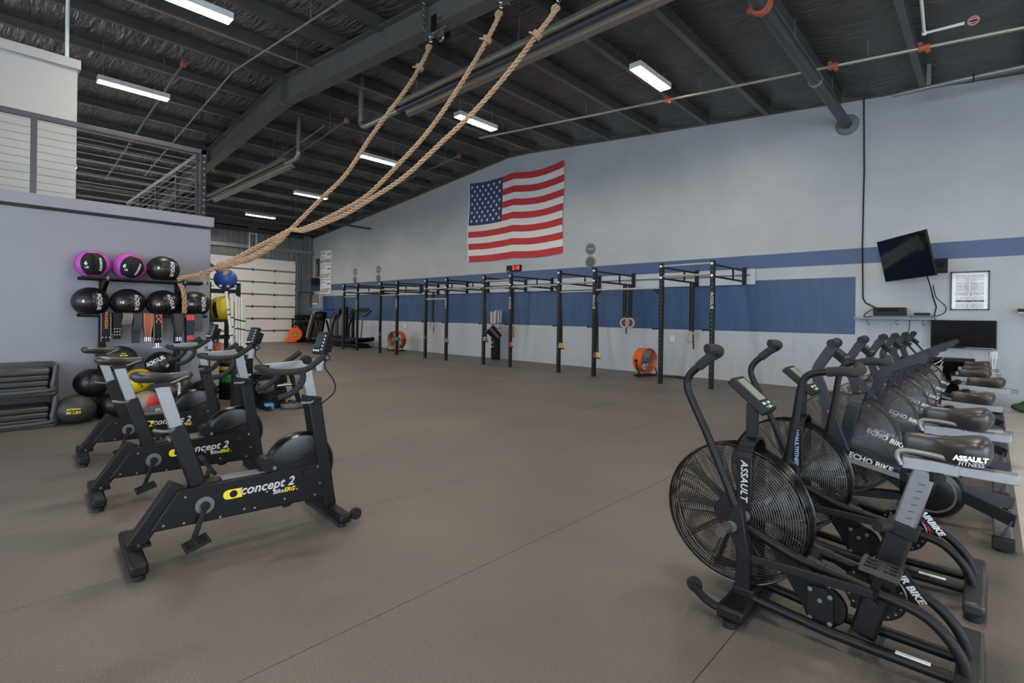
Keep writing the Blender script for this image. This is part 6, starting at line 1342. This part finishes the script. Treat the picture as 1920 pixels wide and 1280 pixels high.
med_ball((-8.40, 2.60, 1.775), 0.2, 0.0, BLUEP, 'blue medicine ball with black end sitting beside the rope knot', 'balls on the corner storage tower', (), 0.155, (1, 1.02, 1.0), patch=None, laces=False)
o = med_ball((-8.40, 2.56, 1.325), 0.0, 0.15, YELV, 'large yellow ball with black stripe below the blue ball', 'balls on the corner storage tower', (), 0.19, (1, 1.05, 1.0), patch=(BLKM, 0.06, 0.26, -0.15), laces=False)
def cap(t, R_, m):
    M().lathe([(R_ * math.cos(a) * 1.004, R_ * math.sin(a) * 1.025) for a in [0.75 + 0.1 * k for k in range(9)]], 28, (0, 0, 0), 'y').obj('end_cap', m, t)
cap(bpy.data.objects[[x.name for x in bpy.data.objects if x.get('label', '').startswith('blue medicine ball')][0]], 0.155, mat('cap_grey', (70, 66, 60), 0.5))
def loop_band(loc, w_, h_, m, label, r_=0.012, n=3):
    t = thing('loop_band', label, 'band', loc, 0, 'loop bands hanging on the storage tower')
    for k in range(n):
        M().tube([(0.02 * k, w_ * (0.5 + 0.06 * k) * math.sin(g), -h_ / 2 + h_ / 2 * math.cos(g) - 0.02 * k) for g in [2 * PI * q / 18 for q in range(18)]], r_, 6, closed=True).obj('loop', m, t)
loop_band((-8.24, 2.36, 1.13), 0.16, 0.34, mat('band_slate', (58, 84, 104), 0.6), 'slate blue loop bands hanging beside the last rack ball')
loop_band((-8.2, 2.70, 1.15), 0.12, 0.30, GREENP, 'green loop band hanging behind the leaning white pipe', 0.014, 2)
o = M().box((-8.25, 2.42, 0.78), (0.12, 0.14, 0.12)).box((-8.2, 2.5, 0.66), (0.14, 0.1, 0.05)).obj('orange_handle_box', ORNG, None, bev=0.01); tag(o, 'orange plastic case on the storage tower behind the far bike monitor', 'case')
# bumper plates and change plates
def plate(loc, r_, h_, m, label, group, axis='z', hubm=None):
    t = thing('weight_plate', label, 'plate', loc, 0, group)
    prof = [(0.026, -h_ / 2), (r_ * 0.35, -h_ / 2), (r_ * 0.4, -h_ * 0.3), (r_ * 0.86, -h_ * 0.3), (r_ * 0.9, -h_ / 2), (r_ * 0.985, -h_ / 2), (r_, -h_ * 0.35), (r_, h_ * 0.35), (r_ * 0.985, h_ / 2), (r_ * 0.9, h_ / 2), (r_ * 0.86, h_ * 0.3), (r_ * 0.4, h_ * 0.3), (r_ * 0.35, h_ / 2), (0.026, h_ / 2), (0.026, -h_ / 2)]
    M().lathe(prof, 32, (0, 0, 0), axis, cap=False).obj('disc', m, t)
    M().lathe([(0.025, -h_ / 2 - 0.001), (0.045, -h_ / 2 - 0.001), (0.045, h_ / 2 + 0.001), (0.025, h_ / 2 + 0.001), (0.025, -h_ / 2 - 0.001)], 16, (0, 0, 0), axis, cap=False).obj('hub', hubm or ALUD, t)
    return t
ordn = ('lowest', 'second', 'third', 'fourth', 'fifth', 'sixth', 'topmost')
for k in range(7): plate((-7.55 + 0.006 * (k % 3), 2.93 + 0.008 * ((k * 5) % 3), 0.032 + 0.06 * k), 0.225, 0.056, RUB, '%s black bumper plate of the floor stack behind the first bike handles' % ordn[k], 'stacked black bumper plates')
for k in range(9):
    m = GREENP if k in (4, 5) else (YELV if k == 7 else RUB)
    plate((-8.25, 2.72, 0.032 + 0.06 * k), 0.225, 0.056, m, ('%s plate from the floor in the mixed stack beside the wing-emblem bin' % ('first', 'second', 'third', 'fourth', 'lower green', 'upper green', 'black seventh', 'yellow', 'top black')[k]), 'mixed plate stack by the storage tower')
# tree of small steel plates
pt = thing('plate_tree', 'small black plate tree holding steel change plates', 'rack', (-7.0, 2.93, 0))
M().bar((0, -0.32, 0.03), (0, 0.22, 0.03), 0.06, 0.05).obj('base', BLK, pt); M().bar((-0.2, 0.15, 0.03), (0.2, 0.2, 0.03), 0.05, 0.05).bar((-0.2, -0.28, 0.03), (0.2, -0.28, 0.03), 0.05, 0.05).obj('feet', BLK, pt)
M().bar((0, 0.2, 0.03), (0, 0.02, 0.62), 0.05, 0.05, (0, 1, 0)).obj('upright', BLK, pt); M().bar((0, -0.25, 0.03), (0, 0.0, 0.62), 0.04, 0.04, (0, 1, 0)).obj('upright', BLK, pt)
M().cyl((0, -0.36, 0.29), (0, 0.30, 0.30), 0.02, 10).obj('peg', CHR, pt); M().cyl((0, -0.08, 0.56), (0, 0.15, 0.56), 0.014, 8).obj('peg', CHR, pt)
GR3 = 'small steel plates on the plate tree'
for k in range(6): plate((-7.0, 2.60 + 0.028 * k, 0.295), 0.082, 0.024, STEELD, 'small steel plate on the left peg of the plate tree, %s from the end' % ('first', 'second', 'third', 'fourth', 'fifth', 'sixth')[k], GR3, 'y', CHR)
for k in range(6): plate((-7.0, 3.06 + 0.026 * k, 0.30), 0.08, 0.022, STEELD, 'small steel plate on the right peg of the plate tree, %s from the upright' % ('first', 'second', 'third', 'fourth', 'fifth', 'sixth')[k], GR3, 'y', CHR)
for k in range(5): plate((-7.0, 2.93 + 0.03 * k, 0.56), 0.04, 0.012, STEELD, 'tiny steel plate on the top peg of the plate tree, %s along' % ('first', 'second', 'third', 'fourth', 'fifth')[k], GR3, 'y', CHR)
plate((-6.87, 2.98, 0.03), 0.15, 0.045, STEELD, 'grey iron plate lying flat on the floor by the plate tree', None, 'z', CHR)
o = M().box((-6.9, 2.68, 0.045), (0.09, 0.1, 0.085)).obj('chalk_box', mat('light_blue_plastic', (88, 138, 184), 0.5), None, bev=0.008); tag(o, 'small light blue box on the floor beside the plate tree', 'box')
M().box((-6.9, 2.68, 0.09), (0.07, 0.08, 0.01)).obj('lid_recess', BLUEP, o)

# ================================================================ far corner gear
bl = thing('floor_blower', 'orange snail-shaped floor blower in front of the roller door', 'blower', (-22.3, 9.75, 0), -0.5)
M().lathe([(0.10, -0.17), (0.26, -0.17), (0.29, -0.13), (0.29, 0.13), (0.26, 0.17), (0.10, 0.17)], 28, (0, 0, 0.36), 'x').obj('housing', ORNG, bl)
M().lathe([(0.08, 0.0), (0.12, 0.175), (0.09, 0.18), (0.0, 0.14)], 20, (0, 0, 0.36), 'x', cap=False).obj('inlet_grille', mat('blower_grey', (120, 110, 100), 0.5), bl)
M().prism([(-0.42, 0.03), (0.05, 0.03), (0.05, 0.2), (-0.42, 0.2)], -0.15, 0.15, 'yz').obj('outlet', ORNG, bl, bev=0.01)
M().tube(bez([(0, -0.1, 0.62), (0, 0.0, 0.74), (0, 0.12, 0.62)], 5), 0.02, 8).obj('handle', ORNG, bl)
for y in (-0.25, 0.2): M().box((0, y, 0.015), (0.3, 0.06, 0.03)).obj('foot', RUB, bl)
tm = thing('treadmill', 'dark curved-deck treadmill standing at the far end behind the rig', 'treadmill', (-18.4, 10.2, 0), 0.0)
L_ = 1.0
P = [(-1.1 + 0.2 * k, 0, 0.24 + 0.10 * ((k - 5.5) / 5.5) ** 2) for k in range(12)]
for s in (-1, 1):
    M().tube([(p[0], s * 0.36, p[2]) for p in P], 0.085, 8).obj('side_rail', BLK, tm)
mm = M()
for a, b in zip(P, P[1:]): mm.bar((a[0], 0, a[2] + 0.03), (b[0], 0, b[2] + 0.03), 0.64, 0.05)
mm.obj('belt', RUB, tm)
M().bar((-1.0, 0, 0.1), (1.0, 0, 0.1), 0.5, 0.12).obj('base', BLK, tm)
for x in (-0.95, 0.95): M().bar((x, -0.36, 0.04), (x, 0.36, 0.04), 0.08, 0.08).obj('foot', BLK, tm)
for s in (-1, 1):
    M().tube(bez([(0.15, s * 0.38, 0.2), (0.25, s * 0.38, 0.8), (0.3, s * 0.38, 1.2)], 4), 0.03, 8).obj('mast', ALUD, tm)
    M().tube(bez([(0.3, s * 0.38, 1.2), (0.6, s * 0.38, 1.25), (0.95, s * 0.36, 1.42)], 4), 0.028, 8).obj('handrail', BLK, tm)
    M().tube(bez([(-0.75, s * 0.36, 0.25), (-0.72, s * 0.36, 0.8), (-0.4, s * 0.36, 1.25)], 4), 0.04, 8).obj('front_mast', BLK, tm)
M().box((0.85, 0, 1.45), (0.3, 0.6, 0.06), Matrix.Rotation(-0.5, 3, 'Y')).obj('console', ALUD, tm, bev=0.01)
gh = thing('back_extension_bench', 'glute bench with blue padded top in the far corner', 'bench', (-20.9, 10.2, 0))
M().box((0.1, 0, 1.47), (1.3, 0.55, 0.1)).obj('pad', BLUEP, gh, bev=0.03, seg=3)
M().sphere((0.0, 0, 1.2), 0.3, 16, 10, (1.0, 0.8, 0.65)).obj('roller_pad', BLKM, gh)
for s in (-1, 1): M().bar((-0.5, s * 0.25, 0.05), (0.05, s * 0.22, 1.35), 0.06, 0.06).bar((0.6, s * 0.25, 0.05), (0.1, s * 0.22, 1.0), 0.06, 0.06).obj('frame', BLK, gh)
M().bar((-0.05, -0.2, 1.0), (0.7, -0.25, 0.1), 0.05, 0.05).obj('brace', ALUD, gh)
M().box((0.05, 0, 0.04), (1.5, 0.7, 0.06)).obj('base', BLK, gh); M().bar((-0.65, 0, 0.25), (-0.15, 0, 1.25), 0.62, 0.14).obj('plate_screen', mat('perforated_plate', (112, 108, 98), 0.6, var=0.7, scale=30), gh)
for k, (x, h) in enumerate(((-20.3, 1.5), (-19.75, 1.6), (-19.2, 1.5))):
    t = thing('sled_post', ('left black sled post standing behind the treadmill', 'middle black sled post standing behind the treadmill', 'right black sled post standing behind the treadmill')[k], 'post', (x, 10.78, 0)); M().bar((0, 0, 0.0), (0, 0, h), 0.1, 0.1, (0, 1, 0)).obj('tube', BLK, t, bev=0.01); M().box((0, 0, 0.01), (0.22, 0.22, 0.02)).obj('base_plate', BLK, t)
for k, x in enumerate((-20.75, -20.02)):
    t = thing('heavy_bag', ('left tall grey heavy bag leaning in the far corner', 'right tall brown heavy bag leaning in the far corner')[k], 'heavy bag', (x, 10.75, 0)); M().lathe([(0.0, 0), (0.15, 0.01), (0.17, 0.1), (0.17, 1.05), (0.12, 1.2), (0.05, 1.28), (0.0, 1.29)], 18, cap=False).obj('body', (mat('bag_grey', (120, 122, 126), 0.35), mat('bag_brown', (84, 76, 68), 0.4))[k], t); M().tube(arc((0, 0, 1.28), 0.05, 0, 180, 6), 0.008, 5).obj('ring', CHR, t)
# small rack with dumbbells and a wheel by the far corner
dr = thing('dumbbell_rack', 'low dumbbell rack with a wheel against the ribbed wall', 'rack', (-22.75, 10.35, 0), -0.2)
for z, w_ in ((0.06, 0.5), (0.72, 0.45), (1.0, 0.4)): M().box((0, 0, z), (w_, 1.05, 0.05)).obj('shelf', BLK, dr)
for y in (-0.5, 0.5): M().bar((0, y, 0.0), (0, y, 1.05), 0.07, 0.07, (0, 1, 0)).obj('upright', NAVY, dr)
wh = M().lathe([(0.05, -0.06), (0.26, -0.06), (0.29, -0.03), (0.29, 0.03), (0.26, 0.06), (0.05, 0.06)], 26, (0.28, -0.25, 0.30), 'x').obj('wheel', RUB, dr); M().lathe([(0.0, 0.062), (0.09, 0.064), (0.09, 0.05)], 16, (0.28, -0.25, 0.30), 'x', cap=False).obj('wheel_hub', ALUD, dr)
def dumbbell(x, y, z, label, r_=0.085):
    t = thing('dumbbell', label, 'dumbbell', (x, y, z), -0.2, 'dumbbells on the low far rack'); M().cyl((-0.14, 0, r_), (0.14, 0, r_), 0.018, 10).obj('handle', CHR, t)
    for s in (-1, 1): M().cyl((s * 0.08, 0, r_), (s * 0.2, 0, r_), r_, 8).obj('head', RUB, t)
for k in range(4): dumbbell(-22.72, 10.0 + 0.22 * k, 0.747, ('first', 'second', 'third', 'fourth')[k] + ' dumbbell from the left on the middle rack shelf')
for k in range(3): dumbbell(-22.72, 10.05 + 0.28 * k, 1.022, ('left', 'middle', 'right')[k] + ' dumbbell on the top rack shelf', 0.11)
wb = thing('barbell_stand', 'upright stand of chrome barbells in the far corner', 'barbell stand', (-22.2, 10.62, 0)); M().box((0, 0, 0.06), (0.4, 0.4, 0.12)).obj('base', BLK, wb)
for k in range(5):
    x, y = -0.15 + 0.075 * k, 0.1 * (k % 2) - 0.05
    b = thing('barbell', ('first', 'second', 'third', 'fourth', 'fifth')[k] + ' chrome barbell from the left in the corner stand', 'barbell', (-22.2 + x, 10.62 + y, 0.12), 0, 'barbells in the corner stand')
    M().cyl((0, 0, 0), (0, 0, 2.05), 0.014, 8).obj('shaft', ALU, b); M().cyl((0, 0, 1.63), (0, 0, 2.05), 0.025, 10).obj('sleeve', ALUD, b); M().cyl((0, 0, 1.60), (0, 0, 1.63), 0.04, 10).obj('collar', CHR, b)
wr_ = thing('wall_pull_bar', 'blue wall-mounted bar bracket on the ribbed far wall', 'bar', (X0 + 0.05, 10.5, 2.25)); M().cyl((0.4, -0.35, 0), (0.4, 0.35, 0), 0.02, 8).obj('bar', NAVY, wr_)
for y in (-0.3, 0.3): M().tube([(0, y, 0), (0.4, y, 0), (0, y, -0.35)], 0.018, 6).obj('bracket', NAVY, wr_)

# ================================================================ right-hand end of the bike row
ct = thing('media_cabinet', 'low dark open cabinet under the wall television', 'cabinet', (-0.62, 10.62, 0))
M().box((0, 0, 0.70), (0.9, 0.5, 0.04)).obj('top', BLK, ct, bev=0.004); [M().box((0, 0, z), (0.86, 0.46, 0.03)).obj('shelf', BLK, ct) for z in (0.38, 0.05)]
for s in (-1, 1): M().box((s * 0.43, 0, 0.36), (0.04, 0.5, 0.68)).obj('side_panel', BLK, ct)
M().box((0, 0.24, 0.36), (0.86, 0.02, 0.66)).obj('back_panel', BLKM, ct)
bu = thing('paint_bucket', 'pale bucket with black bird emblem on the cabinet shelf', 'bucket', (-0.66, 10.5, 0.396)); M().lathe([(0.10, 0), (0.125, 0.2), (0.115, 0.2), (0.09, 0.01)], 24, cap=False).obj('body', mat('bucket_grey', (176, 176, 166), 0.5), bu); eagle(bu, basis((0.02, -0.119, 0.12), (1, 0.1, 0), (0, 0, 1)), 0.11, INK)
M().tube([(0.06, 0.0, 0.1), (0.12, -0.06, 0.28)], 0.01, 6).obj('brush_handle', WHITEP, bu)
o = thing('wall_cord_loop', 'white cord looping over the front of the dark cabinet', 'cord', (-0.75, 10.36, 0.72)); M().tube(bez([(-0.12, 0.02, 0.01), (-0.1, -0.01, -0.06), (0.02, -0.015, -0.12), (0.16, -0.01, -0.06), (0.22, 0.03, 0.01)], 6), 0.006, 6).obj('cord', WHITEP, o)
o = thing('kettlebell', 'small dark kettlebell beside the bucket on the cabinet shelf', 'kettlebell', (-0.42, 10.48, 0.396)); M().sphere((0, 0, 0.05), 0.05, 16, 10).obj('bell', RUB, o); M().tube(arc((0, 0, 0.09), 0.032, 0, 180, 8), 0.008, 6).obj('handle', RUB, o)
o = thing('spray_bottle', 'lime green spray bottle on the cabinet shelf', 'bottle', (-0.33, 10.45, 0.396)); M().lathe([(0.03, 0), (0.032, 0.01), (0.032, 0.1), (0.012, 0.13), (0.012, 0.15)], 14).obj('body', mat('lime_plastic', (160, 200, 60), 0.4), o); M().box((0, -0.02, 0.165), (0.025, 0.07, 0.03)).obj('trigger_head', mat('lime_plastic', (160, 200, 60), 0.4), o, bev=0.004)
gb = thing('green_bag', 'crumpled dark green bag on the concrete by the wall', 'bag', (0.42, 10.5, -0.008)); M().sphere((0, 0, 0.07), 0.13, 18, 10, (1.5, 1.0, 0.55)).sphere((0.12, -0.05, 0.09), 0.08, 14, 8, (1.2, 1, 0.8)).obj('body', mat('green_canvas', (52, 78, 52), 0.8, var=0.3, bump=0.5, bscale=30), gb); M().tube(bez([(-0.12, -0.05, 0.1), (-0.05, -0.1, 0.17), (0.06, -0.08, 0.15)], 5), 0.012, 6).obj('strap', mat('green_canvas', (52, 78, 52), 0.8), gb)
